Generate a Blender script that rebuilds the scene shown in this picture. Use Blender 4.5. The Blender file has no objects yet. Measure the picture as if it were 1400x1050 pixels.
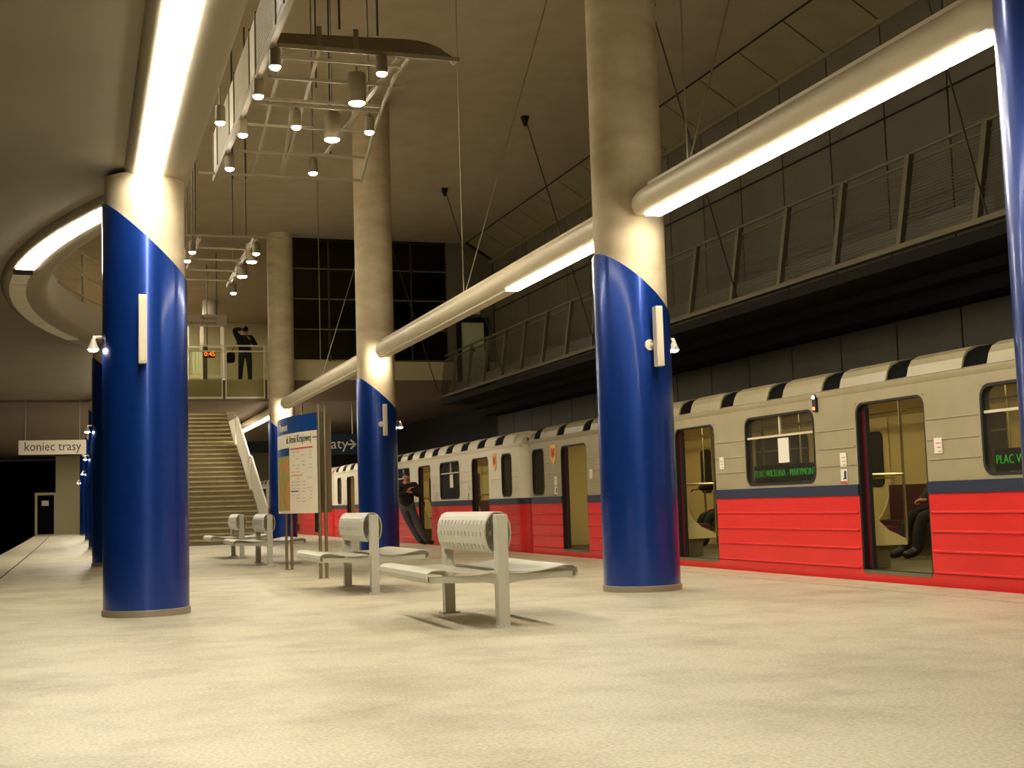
import bpy, bmesh, math, random
from mathutils import Vector, Matrix
random.seed(7)
scene = bpy.context.scene
col = scene.collection
# ---------------------------------------------------------------- camera
F_PX, CX, CY, CAM_H = 1790.0, 700.0, 525.0, 0.92
ROLL, HZ, VX = 0.0305, (125.0, 704.5), 108.0
def _hy(x): return HZ[1] - ROLL * (x - HZ[0])
dY = Vector((VX - CX, _hy(VX) - CY, F_PX)).normalized()
p1 = Vector((0 - CX, _hy(0) - CY, F_PX)); p2 = Vector((1400 - CX, _hy(1400) - CY, F_PX))
dZ = p1.cross(p2).normalized()
if dZ.y > 0: dZ = -dZ
dX = dY.cross(dZ)
if dX.x < 0: dX = -dX
# image axes (right, down, forward) expressed in the world
RIGHT = Vector((dX.x, dY.x, dZ.x)); DOWN = Vector((dX.y, dY.y, dZ.y)); FWD = Vector((dX.z, dY.z, dZ.z))
CAM = Vector((0, 0, CAM_H))
cd = bpy.data.cameras.new('camera'); cam = bpy.data.objects.new('camera', cd); col.objects.link(cam)
cd.sensor_width = 36.0; cd.lens = F_PX / 1400.0 * 36.0; cd.clip_end = 300; cd.clip_start = 0.05
m = Matrix.Identity(4)
for i in range(3):
    m[i][0] = RIGHT[i]; m[i][1] = -DOWN[i]; m[i][2] = -FWD[i]; m[i][3] = CAM[i]
cam.matrix_world = m
scene.camera = cam
def ray(px, py): return RIGHT * (px - CX) + DOWN * (py - CY) + FWD * F_PX
def at_z(px, py, z): r = ray(px, py); return CAM + r * ((z - CAM_H) / r.z)
def at_x(px, py, x): r = ray(px, py); return CAM + r * (x / r.x)
def at_y(px, py, y): r = ray(px, py); return CAM + r * (y / r.y)
# ---------------------------------------------------------------- world and exposure
w = bpy.data.worlds.new('world'); scene.world = w; w.use_nodes = True
w.node_tree.nodes['Background'].inputs[0].default_value = (1, .85, .6, 1)
w.node_tree.nodes['Background'].inputs[1].default_value = 0.004
scene.view_settings.view_transform = 'Standard'; scene.view_settings.look = 'None'
scene.view_settings.gamma = 1; scene.view_settings.use_curve_mapping = False
scene.view_settings.exposure = 1.0
LAMP = (1.0, .92, .76)          # warm fluorescent tint
S_TUBE, S_DOWN, S_SIDE, S_CAR, S_ADDED_UP = 25.0, 120.0, 62.0, 2.8, 4.2
# ---------------------------------------------------------------- materials
def lin(c):
    return tuple(((v / 255) / 12.92 if v / 255 <= .04045 else ((v / 255 + .055) / 1.055) ** 2.4) for v in c)
M = {}
def mat(name, rgb, rough=.6, metal=0, spec=.5, noise=None, scale=6.0, bump=0, coat=0, stretch=(1, 1, 1), detail=6):
    mt = bpy.data.materials.new(name); mt.use_nodes = True
    nt = mt.node_tree; b = nt.nodes['Principled BSDF']
    b.inputs['Roughness'].default_value = rough; b.inputs['Metallic'].default_value = metal
    b.inputs['Specular IOR Level'].default_value = spec; b.inputs['Coat Weight'].default_value = coat
    b.inputs['Coat Roughness'].default_value = .12
    c1 = lin(rgb); b.inputs['Base Color'].default_value = (*c1, 1)
    if noise or bump:
        tc = nt.nodes.new('ShaderNodeTexCoord'); mp = nt.nodes.new('ShaderNodeMapping')
        mp.inputs['Scale'].default_value = stretch
        nz = nt.nodes.new('ShaderNodeTexNoise'); nz.inputs['Scale'].default_value = scale; nz.inputs['Detail'].default_value = detail
        nt.links.new(tc.outputs['Object'], mp.inputs[0]); nt.links.new(mp.outputs[0], nz.inputs['Vector'])
        if noise:
            rp = nt.nodes.new('ShaderNodeValToRGB')
            rp.color_ramp.elements[0].position = .32; rp.color_ramp.elements[1].position = .68
            rp.color_ramp.elements[0].color = (*lin(noise), 1); rp.color_ramp.elements[1].color = (*c1, 1)
            nt.links.new(nz.outputs['Fac'], rp.inputs[0]); nt.links.new(rp.outputs[0], b.inputs['Base Color'])
        if bump:
            bp = nt.nodes.new('ShaderNodeBump'); bp.inputs['Strength'].default_value = bump; bp.inputs['Distance'].default_value = .01
            nt.links.new(nz.outputs['Fac'], bp.inputs['Height']); nt.links.new(bp.outputs[0], b.inputs['Normal'])
    M[name] = mt; return mt
def emat(name, rgb, strength):
    mt = bpy.data.materials.new(name); mt.use_nodes = True; nt = mt.node_tree
    nt.nodes.remove(nt.nodes['Principled BSDF']); e = nt.nodes.new('ShaderNodeEmission')
    e.inputs[0].default_value = (*rgb, 1); e.inputs[1].default_value = strength
    nt.links.new(e.outputs[0], nt.nodes['Material Output'].inputs[0]); M[name] = mt; return mt
def glass(name, tint, gloss=.08, rough=.03, grey_sheen=0):
    mt = bpy.data.materials.new(name); mt.use_nodes = True; nt = mt.node_tree
    nt.nodes.remove(nt.nodes['Principled BSDF'])
    t = nt.nodes.new('ShaderNodeBsdfTransparent'); t.inputs[0].default_value = (*tint, 1)
    g = nt.nodes.new('ShaderNodeBsdfGlossy'); g.inputs['Roughness'].default_value = rough
    fr = nt.nodes.new('ShaderNodeLayerWeight'); fr.inputs[0].default_value = gloss
    mx = nt.nodes.new('ShaderNodeMixShader')
    nt.links.new(fr.outputs['Fresnel'], mx.inputs[0]); nt.links.new(t.outputs[0], mx.inputs[1]); nt.links.new(g.outputs[0], mx.inputs[2])
    if grey_sheen:  # flat grey mixed in, standing for the platform's reflection on the panes
        df = nt.nodes.new('ShaderNodeBsdfDiffuse'); df.inputs[0].default_value = (.52, .48, .36, 1); m2 = nt.nodes.new('ShaderNodeMixShader'); m2.inputs[0].default_value = grey_sheen
        nt.links.new(mx.outputs[0], m2.inputs[1]); nt.links.new(df.outputs[0], m2.inputs[2]); mx = m2
    nt.links.new(mx.outputs[0], nt.nodes['Material Output'].inputs[0]); M[name] = mt; return mt
def floor_material():
    mt = mat('terrazzo', (205, 194, 166), .42, spec=.35); nt = mt.node_tree; b = nt.nodes['Principled BSDF']
    tc = nt.nodes.new('ShaderNodeTexCoord')
    n1 = nt.nodes.new('ShaderNodeTexNoise'); n1.inputs['Scale'].default_value = 1.1; n1.inputs['Detail'].default_value = 8; n1.inputs['Roughness'].default_value = .7
    n2 = nt.nodes.new('ShaderNodeTexNoise'); n2.inputs['Scale'].default_value = 55; n2.inputs['Detail'].default_value = 3
    r1 = nt.nodes.new('ShaderNodeValToRGB'); r1.color_ramp.elements[0].position = .30; r1.color_ramp.elements[1].position = .55
    r1.color_ramp.elements[0].color = (*lin((172, 161, 134)), 1); r1.color_ramp.elements[1].color = (*lin((208, 198, 170)), 1)
    r2 = nt.nodes.new('ShaderNodeValToRGB'); r2.color_ramp.elements[0].position = .35; r2.color_ramp.elements[1].position = .6
    r2.color_ramp.elements[0].color = (.72, .71, .68, 1); r2.color_ramp.elements[1].color = (1, 1, 1, 1)
    mx = nt.nodes.new('ShaderNodeMix'); mx.data_type = 'RGBA'; mx.blend_type = 'MULTIPLY'; mx.inputs[0].default_value = 1
    for n in (n1, n2): nt.links.new(tc.outputs['Object'], n.inputs['Vector'])
    nt.links.new(n1.outputs['Fac'], r1.inputs[0]); nt.links.new(n2.outputs['Fac'], r2.inputs[0])
    nt.links.new(r1.outputs[0], mx.inputs[6]); nt.links.new(r2.outputs[0], mx.inputs[7]); nt.links.new(mx.outputs[2], b.inputs['Base Color'])
    rr = nt.nodes.new('ShaderNodeMapRange'); rr.inputs[3].default_value = .55; rr.inputs[4].default_value = .38
    nt.links.new(n1.outputs['Fac'], rr.inputs[0]); nt.links.new(rr.outputs[0], b.inputs['Roughness'])
floor_material()
mat('edge_stone', (200, 190, 160), .5, noise=(178, 166, 135), scale=4)
mat('groove', (70, 60, 48), .8)
mat('concrete', (212, 197, 166), .75, noise=(184, 166, 132), scale=1.6, bump=.15, stretch=(1, 1, 2.4))
mat('ceiling_paint', (168, 154, 128), .9, noise=(160, 146, 120), scale=2)
mat('soffit', (132, 124, 106), .85, noise=(126, 118, 100), scale=1.2)
mat('bridge_paint', (116, 100, 82), .85)
mat('beam', (146, 136, 114), .7)
mat('blue', (18, 62, 150), .30, metal=.55, spec=.5, noise=(16, 57, 142), scale=14, coat=.4)
mat('steel_ring', (150, 138, 118), .45, metal=.3)
mat('housing', (212, 200, 172), .45, spec=.4)
mat('rack_paint', (138, 128, 104), .5)
mat('mesh_white', (200, 192, 168), .5)
mat('white_paint', (214, 206, 186), .45)
mat('bench_paint', (188, 184, 166), .38, spec=.5)
mat('cable', (150, 140, 115), .4, metal=.6)
mat('dark_cable', (70, 60, 46), .5, metal=.4)
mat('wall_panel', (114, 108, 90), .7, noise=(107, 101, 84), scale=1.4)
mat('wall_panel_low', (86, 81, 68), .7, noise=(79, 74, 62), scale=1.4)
mat('wall_panel_b', (109, 103, 86), .7, noise=(102, 96, 80), scale=1.4)
mat('cornice', (142, 132, 100), .7, noise=(132, 122, 92), scale=2)
mat('joint', (26, 23, 18), .9)
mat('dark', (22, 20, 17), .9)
mat('black', (6, 6, 6), .8, spec=.1)
mat('tunnel', (10, 10, 10), .95)
mat('ballast', (40, 36, 30), .95, noise=(20, 18, 15), scale=9)
mat('catwalk_steel', (112, 104, 82), .55, metal=.4)
mat('mesh_steel', (92, 86, 68), .6, metal=.4)
mat('deck', (120, 112, 88), .6)
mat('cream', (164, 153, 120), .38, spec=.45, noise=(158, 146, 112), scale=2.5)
mat('cream_white', (232, 222, 196), .38, spec=.45, noise=(228, 217, 190), scale=2.5)
mat('red', (222, 46, 42), .34, spec=.45, noise=(216, 40, 37), scale=3)
mat('dark_red', (92, 14, 26), .4)
mat('navy', (40, 48, 70), .4)
mat('gasket', (20, 18, 18), .6)
mat('car_inner', (206, 188, 128), .5)
mat('car_floor', (104, 96, 66), .7)
mat('seat_red', (70, 22, 28), .55)
mat('chrome', (196, 184, 150), .25, metal=.9)
mat('sill', (120, 116, 88), .5, metal=.4)
mat('paper', (232, 226, 208), .7)
mat('sticker_print', (205, 90, 80), .7)
mat('sticker_blue', (30, 50, 120), .6)
mat('sign_navy', (24, 44, 66), .4)
mat('board_blue', (20, 62, 124), .35)
mat('board_white', (226, 214, 190), .45)
mat('board_back', (120, 110, 76), .4, metal=.5)
mat('post_steel', (150, 136, 106), .3, metal=.75)
mat('print_grey', (170, 156, 140), .7)
mat('print_dark', (60, 52, 58), .7)
mat('print_red', (208, 70, 62), .7)
mat('print_orange', (224, 140, 92), .7)
mat('emblem_yellow', (236, 196, 96), .6)
mat('map_green', (84, 150, 66), .6, noise=(206, 120, 62), scale=5)
mat('step', (176, 160, 118), .7, noise=(160, 144, 102), scale=5)
mat('riser', (128, 112, 82), .8)
mat('mezz_wall', (196, 184, 142), .7)
mat('mezz_dark', (58, 54, 38), .8)
mat('door_white', (206, 214, 176), .6)
mat('skin', (186, 132, 96), .6)
mat('hair', (26, 20, 16), .7)
mat('jacket', (18, 17, 18), .8, noise=(12, 12, 13), scale=20)
mat('coat_brown', (52, 44, 36), .8)
mat('jeans', (70, 76, 84), .85)
mat('trousers', (26, 25, 26), .85)
mat('shoe', (20, 18, 18), .5)
mat('orange_panel', (150, 96, 44), .6)
mat('fixture_grey', (120, 108, 84), .5, metal=.3)
emat('tube_on', LAMP, S_TUBE)
emat('added_up_on', LAMP, S_ADDED_UP)  # glow of the uplights added to brighten the upper hall
emat('down_on', (1, .86, .62), S_DOWN)
emat('added_spot_on', (1, .9, .7), 260.0)  # glow of the spots added at two tube ends
emat('side_on', (1, .88, .74), S_SIDE)
emat('car_light', (1, .82, .42), S_CAR)
emat('led_green', (.03, .8, .05), .3)
emat('led_orange', (1, .16, .02), 2.2)
emat('signal_on', (1, .75, .5), 3.0)
emat('signal_red', (1, .2, .08), 1.6)
glass('car_glass', (.86, .84, .74), .12, grey_sheen=.03)
glass('rail_glass', (.80, .80, .70), .12)
glass('dark_glass', (.30, .29, .22), .15)
# ---------------------------------------------------------------- mesh helpers
class MB:
    def __init__(s): s.v = []; s.f = []
    def add(s, vs, fs):
        n = len(s.v); s.v += [tuple(v) for v in vs]; s.f += [tuple(i + n for i in f) for f in fs]; return s
    def box(s, x0, x1, y0, y1, z0, z1):
        return s.add([(x0, y0, z0), (x1, y0, z0), (x1, y1, z0), (x0, y1, z0), (x0, y0, z1), (x1, y0, z1), (x1, y1, z1), (x0, y1, z1)],
                     [(0, 3, 2, 1), (4, 5, 6, 7), (0, 1, 5, 4), (1, 2, 6, 5), (2, 3, 7, 6), (3, 0, 4, 7)])
    def prism(s, pts, axis, a0, a1):
        """extrude a closed 2-D outline along an axis: axis y -> pts (x,z); x -> (y,z); z -> (x,y)"""
        def P(p, a): return {'y': (p[0], a, p[1]), 'x': (a, p[0], p[1]), 'z': (p[0], p[1], a)}[axis]
        n = len(pts)
        vs = [P(p, a0) for p in pts] + [P(p, a1) for p in pts]
        fs = [tuple(range(n)), tuple(range(2 * n - 1, n - 1, -1))] + [(i, (i + 1) % n, n + (i + 1) % n, n + i) for i in range(n)]
        return s.add(vs, fs)
    def tube(s, pts, r, n=8, cap=True):
        pts = [Vector(p) for p in pts]; rs = r if isinstance(r, (list, tuple)) else [r] * len(pts)
        rings = []
        up = Vector((0, 0, 1))
        for i, p in enumerate(pts):
            d = (pts[min(i + 1, len(pts) - 1)] - pts[max(i - 1, 0)]).normalized()
            a = d.cross(up)
            if a.length < .05: a = d.cross(Vector((0, 1, 0)))
            a.normalize(); b = d.cross(a)
            rings.append([p + (a * math.cos(2 * math.pi * k / n) + b * math.sin(2 * math.pi * k / n)) * rs[i] for k in range(n)])
        vs = [v for rg in rings for v in rg]; fs = []
        for i in range(len(pts) - 1):
            for k in range(n):
                fs.append((i * n + k, i * n + (k + 1) % n, (i + 1) * n + (k + 1) % n, (i + 1) * n + k))
        if cap: fs += [tuple(range(n - 1, -1, -1)), tuple((len(pts) - 1) * n + k for k in range(n))]
        return s.add(vs, fs)
    def lathe(s, prof, cx, cy, n=32, cap=True):
        vs = []; fs = []
        for (r, z) in prof:
            vs += [(cx + r * math.cos(2 * math.pi * k / n), cy + r * math.sin(2 * math.pi * k / n), z) for k in range(n)]
        for i in range(len(prof) - 1):
            for k in range(n): fs.append((i * n + k, i * n + (k + 1) % n, (i + 1) * n + (k + 1) % n, (i + 1) * n + k))
        if cap: fs += [tuple(range(n - 1, -1, -1)), tuple((len(prof) - 1) * n + k for k in range(n))]
        return s.add(vs, fs)
    def ball(s, c, r, n=12):
        c = Vector(c); vs = []; fs = []; r = (r, r, r) if not isinstance(r, (tuple, list)) else r
        m_ = n // 2
        for i in range(m_ + 1):
            t = math.pi * i / m_
            for k in range(n):
                a = 2 * math.pi * k / n
                vs.append((c.x + r[0] * math.sin(t) * math.cos(a), c.y + r[1] * math.sin(t) * math.sin(a), c.z + r[2] * math.cos(t)))
        for i in range(m_):
            for k in range(n): fs.append((i * n + k, (i + 1) * n + k, (i + 1) * n + (k + 1) % n, i * n + (k + 1) % n))
        return s.add(vs, fs)
    def mesh(s, name):
        me = bpy.data.meshes.new(name); me.from_pydata(s.v, [], s.f)
        bm = bmesh.new(); bm.from_mesh(me); bmesh.ops.remove_doubles(bm, verts=bm.verts, dist=1e-5)
        bmesh.ops.recalc_face_normals(bm, faces=bm.faces); bm.to_mesh(me); bm.free(); return me
    def build(s, name, material, parent=None, smooth=False, bevel=0):
        me = s.mesh(name); me.materials.append(M[material])
        o = bpy.data.objects.new(name, me); col.objects.link(o)
        if parent is not None: attach(o, parent)
        if smooth: smooth_obj(me)
        if bevel:
            md = o.modifiers.new('bevel', 'BEVEL'); md.width = bevel; md.segments = 2; md.limit_method = 'ANGLE'
        return o
def smooth_obj(me, ang=40):
    me.polygons.foreach_set('use_smooth', [True] * len(me.polygons))
    try: me.set_sharp_from_angle(angle=math.radians(ang))
    except Exception: pass
def attach(o, parent):
    o.parent = parent
    # parents are unrotated empties or meshes at their own location
    p = parent; off = Vector((0, 0, 0))
    while p is not None: off += p.location; p = p.parent
    o.location = o.location - off
def tag(o, label=None, cat=None, group=None, kind=None):
    if label: o['label'] = label
    if cat: o['category'] = cat
    if group: o['group'] = group
    if kind: o['kind'] = kind
    return o
def thing(name, loc, label, cat, group=None):
    o = bpy.data.objects.new(name, None); col.objects.link(o); o.location = loc; o.empty_display_size = .2
    return tag(o, label, cat, group)
def struct(o): o['kind'] = 'structure'; return o
def inst(src, name, loc, parent):
    """copy sharing mesh data; loc is a world offset from where the source mesh was modelled"""
    o = src.copy(); o.name = name; o.parent = None; o.location = loc; col.objects.link(o)
    if parent is not None: attach(o, parent)
    return o
def rrect(x0, x1, z0, z1, r, n=5, corners=(1, 1, 1, 1)):
    pts = []
    for (cx, cz, a0, on) in ((x1 - r, z0 + r, -90, corners[0]), (x1 - r, z1 - r, 0, corners[1]), (x0 + r, z1 - r, 90, corners[2]), (x0 + r, z0 + r, 180, corners[3])):
        if on:
            for k in range(n + 1):
                a = math.radians(a0 + 90 * k / n); pts.append((cx + r * math.cos(a), cz + r * math.sin(a)))
        else:
            sx = 1 if cx > (x0 + x1) / 2 else -1; sz = 1 if cz > (z0 + z1) / 2 else -1
            pts += [(cx + sx * r, cz + sz * r)] * (n + 1)
    return pts
def ring(mb, outer, inner, axis, a0, a1):
    n = len(outer)
    def P(p, a): return {'y': (p[0], a, p[1]), 'x': (a, p[0], p[1]), 'z': (p[0], p[1], a)}[axis]
    vs = [P(p, a0) for p in outer] + [P(p, a0) for p in inner] + [P(p, a1) for p in outer] + [P(p, a1) for p in inner]
    fs = []
    for i in range(n):
        j = (i + 1) % n
        fs += [(i, j, n + j, n + i), (2 * n + i, 3 * n + i, 3 * n + j, 2 * n + j), (i, 2 * n + i, 2 * n + j, j), (n + i, n + j, 3 * n + j, 3 * n + i)]
    return mb.add(vs, fs)
def sq_of(pts, x0, x1, z0, z1):
    """project a rounded outline outwards on its bounding rectangle (same point count)"""
    cx, cz = (x0 + x1) / 2, (z0 + z1) / 2; out = []
    for (x, z) in pts:
        dx, dz = x - cx, z - cz
        t = min(((x1 - x0) / 2) / abs(dx) if abs(dx) > 1e-9 else 1e9, ((z1 - z0) / 2) / abs(dz) if abs(dz) > 1e-9 else 1e9)
        out.append((cx + dx * t, cz + dz * t))
    return out
def text(body, size, material, parent, matrix, name='lettering', align='CENTER', squeeze=1.0, offset=0.0):
    cu = bpy.data.curves.new('t', 'FONT'); cu.body = body; cu.size = size; cu.align_x = align; cu.align_y = 'CENTER'
    cu.extrude = .002; cu.resolution_u = 2; cu.offset = offset
    o = bpy.data.objects.new('t', cu); col.objects.link(o)
    bpy.context.view_layer.update()
    me = bpy.data.meshes.new_from_object(o.evaluated_get(bpy.context.evaluated_depsgraph_get()))
    bpy.data.objects.remove(o); bpy.data.curves.remove(cu)
    me.transform(matrix @ Matrix.Diagonal((squeeze, 1, 1, 1)))
    me.materials.clear(); me.materials.append(M[material])
    r = bpy.data.objects.new(name, me); col.objects.link(r); attach(r, parent); return r
def frame_m(origin, xdir, ydir):
    x = Vector(xdir).normalized(); y = Vector(ydir).normalized(); z = x.cross(y)
    mm = Matrix.Identity(4)
    for i in range(3): mm[i][0] = x[i]; mm[i][1] = y[i]; mm[i][2] = z[i]; mm[i][3] = origin[i]
    return mm
def facing_cam(o): return frame_m(o, (1, 0, 0), (0, 0, 1))      # reads from -Y
def facing_left(o): return frame_m(o, (0, -1, 0), (0, 0, 1))    # reads from -X
# ================================================================= STRUCTURE
SOF, TOP, BR_Y, BR_Z = 4.03, 8.85, 37.9, 4.65
XE = 7.74            # right platform edge
YN, YF = -16.0, 72.0
def left_edge(y): return -1.85 - .000095 * max(0, y - 20) ** 2
mb = MB(); n = 24; pts = [(XE - .62, YN), (XE - .62, YF)] + [(left_edge(YF + (YN - YF) * k / n) + .72, YF + (YN - YF) * k / n) for k in range(n + 1)]
mb.prism(pts, 'z', -1.15, 0); fl = struct(mb.build('floor', 'terrazzo'))
fl['label'] = 'worn beige terrazzo island platform floor'
# right edge: groove line, thin pale strip and edge slabs
mb = MB().box(XE - .62, XE - .60, YN, YF, -1.15, -.004); o = mb.build('groove', 'groove', fl)
o = MB().box(XE - .60, XE - .55, YN, YF, -1.15, .002).build('tactile_strip', 'edge_stone', fl)
sl = MB().box(XE - .55, XE, 0, 1.56, -.2, .001).mesh('edge_slab'); sl.materials.append(M['edge_stone'])
y = YN
while y < YF:
    o = bpy.data.objects.new('edge_slab', sl); col.objects.link(o); o.location = (0, y, 0); attach(o, fl); y += 1.57
MB().box(XE - .55, XE - .05, YN, YF, -1.15, -.2).build('edge_wall', 'dark', fl)
# left edge, curved
def strip(a, b, z0, z1):
    q = MB(); P = []
    for k in range(n + 1):
        yy = YN + (YF - YN) * k / n; P.append((left_edge(yy) + a, yy))
    P2 = [(x + b - a, yy) for x, yy in reversed(P)]
    return q.prism(P + P2, 'z', z0, z1)
strip(.68, .72, -1.15, -.004).build('groove', 'groove', fl)
strip(0, .68, -1.15, .001).build('edge_band', 'edge_stone', fl)
tb = struct(MB().box(XE - .05, 12.0, YN, 80, -1.3, -1.15).build('floor_trackbed_right', 'ballast'))
tb2 = struct(MB().box(-7, -1.2, YN, 80, -1.3, -1.15).build('floor_trackbed_left', 'ballast'))
# ceilings
ce = struct(MB().box(-4.0, 11.2, YN, 60, TOP, TOP + .2).build('ceiling', 'ceiling_paint'))
# beam path of the left row
def bow(y):
    t = (y - 19.6) / 6.5
    return .70 - 1.42 * (1 - t * t) if abs(t) < 1 else .70
ys = [YN, 0, 6, 10, 12, 12.9] + [13.1 + 13.0 * k / 28 for k in range(29)] + [26.4, 30, BR_Y]
mb = MB(); P = [(bow(y) - .28, y) for y in ys] + [(-6.5, BR_Y), (-6.5, YN)]
mb.prism(P, 'z', SOF + .07, SOF + .5); so = struct(mb.build('ceiling_soffit', 'soffit'))
so['label'] = 'low brown soffit over the left half of the platform'
# rounded light beam under the soffit edge
prof = [(-.31, .52), (-.31, .10)] + [(-.21 - .10 * math.cos(math.radians(a)), .10 - .10 * math.sin(math.radians(a))) for a in (22, 45, 68, 90)] + \
       [(.21 + .10 * math.sin(math.radians(a)), .10 - .10 * math.cos(math.radians(a))) for a in (0, 22, 45, 68, 90)] + [(.31, .52)]
mb = MB(); vs = []; fs = []
for i, y in enumerate(ys):
    d = Vector((bow(ys[min(i + 1, len(ys) - 1)]) - bow(ys[max(i - 1, 0)]), ys[min(i + 1, len(ys) - 1)] - ys[max(i - 1, 0)])).normalized()
    nx, ny = d.y, -d.x
    vs += [(bow(y) + nx * u, y + ny * u, SOF + v) for u, v in prof]
k = len(prof)
for i in range(len(ys) - 1): fs += [(i * k + j, i * k + (j + 1) % k, (i + 1) * k + (j + 1) % k, (i + 1) * k + j) for j in range(k)]
fs += [tuple(range(k)), tuple((len(ys) - 1) * k + j for j in range(k - 1, -1, -1))]
mb.add(vs, fs); bmx = struct(mb.build('trim_1', 'beam', smooth=True)); bmx['label'] = 'rounded beam bowing out along the left row of columns'
# bridge slab (with the stair well left open)
mb = MB().box(-6.5, 1.9, BR_Y, 75, SOF, BR_Z).box(1.9, 4.95, BR_Y, 41.9, SOF, BR_Z).box(4.95, 12, BR_Y, 60, SOF, BR_Z).box(1.9, 4.95, 48.8, 60, SOF, BR_Z)
br = struct(mb.build('floor_bridge', 'bridge_paint')); br['label'] = 'brown slab of the upper level crossing the far end of the platform'
# walls
wl = struct(MB().box(-7, -6.5, YN, 80, -1.3, SOF + .5).build('wall_left', 'tunnel'))
wu = struct(MB().box(-4.0, -3.8, YN, 60, SOF + .5, TOP).build('wall_left_upper', 'mezz_wall'))
struct(MB().box(-7, 12.4, YN - .3, YN, -1.3, TOP).build('wall_back', 'ceiling_paint'))
# end of the left platform: pier with a door, tunnel mouth beside it
we = struct(MB().box(-1.15, 12.4, YF, YF + .3, -1.3, SOF).build('wall_end', 'mezz_wall'))
struct(MB().box(-7, -1.15, YF + 6, YF + 6.3, -1.3, SOF).build('wall_tunnel', 'black'))
d1 = struct(MB().box(-2.05, -1.2, YF - .25, YF - .2, 0, 2.02).build('door_1', 'black')); d1['label'] = 'dark service door with a small notice at the platform end'
ring(MB(), [(-2.15, 0), (-1.1, 0), (-1.1, 2.15), (-2.15, 2.15)], [(-2.03, .02), (-1.22, .02), (-1.22, 2.02), (-2.03, 2.02)], 'y', YF - .32, YF - .15).build('door_frame', 'mezz_wall', d1)
MB().box(-1.82, -1.48, YF - .27, YF - .26, 1.48, 1.74).build('notice', 'paper', d1)
# right wall: backing with cladding panels
wr = struct(MB().box(12.06, 12.4, YN, 80, -1.3, TOP).build('wall_right', 'joint')); wr['label'] = 'tall dark clad wall behind the train'
PW = 1.57
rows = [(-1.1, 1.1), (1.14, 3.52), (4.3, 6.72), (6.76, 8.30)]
pm = []
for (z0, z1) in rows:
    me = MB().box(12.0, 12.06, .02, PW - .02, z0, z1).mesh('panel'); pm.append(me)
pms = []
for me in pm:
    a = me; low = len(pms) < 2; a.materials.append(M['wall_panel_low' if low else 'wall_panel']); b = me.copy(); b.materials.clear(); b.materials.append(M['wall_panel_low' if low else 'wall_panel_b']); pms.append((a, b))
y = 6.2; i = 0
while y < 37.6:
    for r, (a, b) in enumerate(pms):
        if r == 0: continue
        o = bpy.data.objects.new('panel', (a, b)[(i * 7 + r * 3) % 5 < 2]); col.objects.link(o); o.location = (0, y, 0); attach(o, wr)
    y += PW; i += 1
# sloped cornice panels
cn = struct(MB().prism([(11.2, TOP), (12.06, TOP), (12.06, 8.32)], 'y', YN, BR_Y).build('trim_2', 'joint')); cn['label'] = 'sloping cornice between high ceiling and right wall'
me = MB().add([(11.22, .02, TOP - .03), (12.0, .02, 8.33), (12.0, PW - .02, 8.33), (11.22, PW - .02, TOP - .03), (11.25, .02, TOP), (12.03, .02, 8.36), (12.03, PW - .02, 8.36), (11.25, PW - .02, TOP)],
              [(0, 1, 2, 3), (7, 6, 5, 4), (0, 4, 5, 1), (1, 5, 6, 2), (2, 6, 7, 3), (3, 7, 4, 0)]).mesh('panel'); me.materials.append(M['cornice'])
y = 6.2
while y < 37.6:
    o = bpy.data.objects.new('panel', me); col.objects.link(o); o.location = (0, y, 0); attach(o, cn); y += PW
MB().box(11.95, 12.06, YN, BR_Y, 8.24, 8.32).build('moulding', 'cornice', cn)
# dark ledge under the catwalk
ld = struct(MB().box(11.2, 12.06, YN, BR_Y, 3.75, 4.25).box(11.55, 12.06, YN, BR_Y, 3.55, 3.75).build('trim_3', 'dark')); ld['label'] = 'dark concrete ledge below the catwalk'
# far wall of the hall: parapet band, dark glazing with mullions
wf = struct(MB().box(5.6, 12.06, BR_Y, BR_Y + .12, BR_Z, 5.20).build('wall_far', 'mezz_wall')); wf['label'] = 'far wall of the hall, parapet band under dark glazing'
xs = [5.75, 7.0, 8.25, 9.5, 10.6]; zs = [5.24, 6.15, 7.05, 7.95, 8.8]
for a in range(4):
    for b in range(4):
        MB().box(xs[a] + .025, xs[a + 1] - .025, BR_Y + .05, BR_Y + .07, zs[b] + .02, zs[b + 1] - .02).build('pane', 'dark_glass', wf)
for x in xs: MB().box(x - .025, x + .025, BR_Y + .02, BR_Y + .1, 5.2, TOP).build('mullion', 'mezz_dark', wf)
for z in zs[1:4]: MB().box(5.75, 10.6, BR_Y + .03, BR_Y + .09, z - .02, z + .02).build('transom', 'catwalk_steel', wf)
MB().box(5.75, 10.6, BR_Y, BR_Y + .1, 8.77, TOP).build('head_rail', 'dark', wf)
MB().box(10.6, 12.06, BR_Y, BR_Y + .12, 6.62, TOP).box(10.6, 10.95, BR_Y, BR_Y + .12, 5.2, 6.62).box(11.75, 12.06, BR_Y, BR_Y + .12, 5.2, 6.62).build('dark_cladding', 'wall_panel', wf)
d2 = struct(MB().box(11.0, 11.72, BR_Y - .06, BR_Y - .02, BR_Z - .1, 6.40).build('door_2', 'door_white')); d2['label'] = 'pale door at the end of the catwalk'
MB().box(11.32, 11.40, BR_Y - .10, BR_Y - .06, 5.52, 5.58).build('door_handle', 'black', d2)
ring(MB(), [(10.86, 4.4), (11.86, 4.4), (11.86, 6.56), (10.86, 6.56)], [(11.0, 4.5), (11.72, 4.5), (11.72, 6.42), (11.0, 6.42)], 'y', BR_Y - .1, BR_Y + .02).build('door_frame', 'dark', d2)
MB().box(10.95, 11.6, BR_Y - .12, BR_Y - .02, 6.66, 7.05).build('transom_light', 'door_white', d2)
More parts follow.
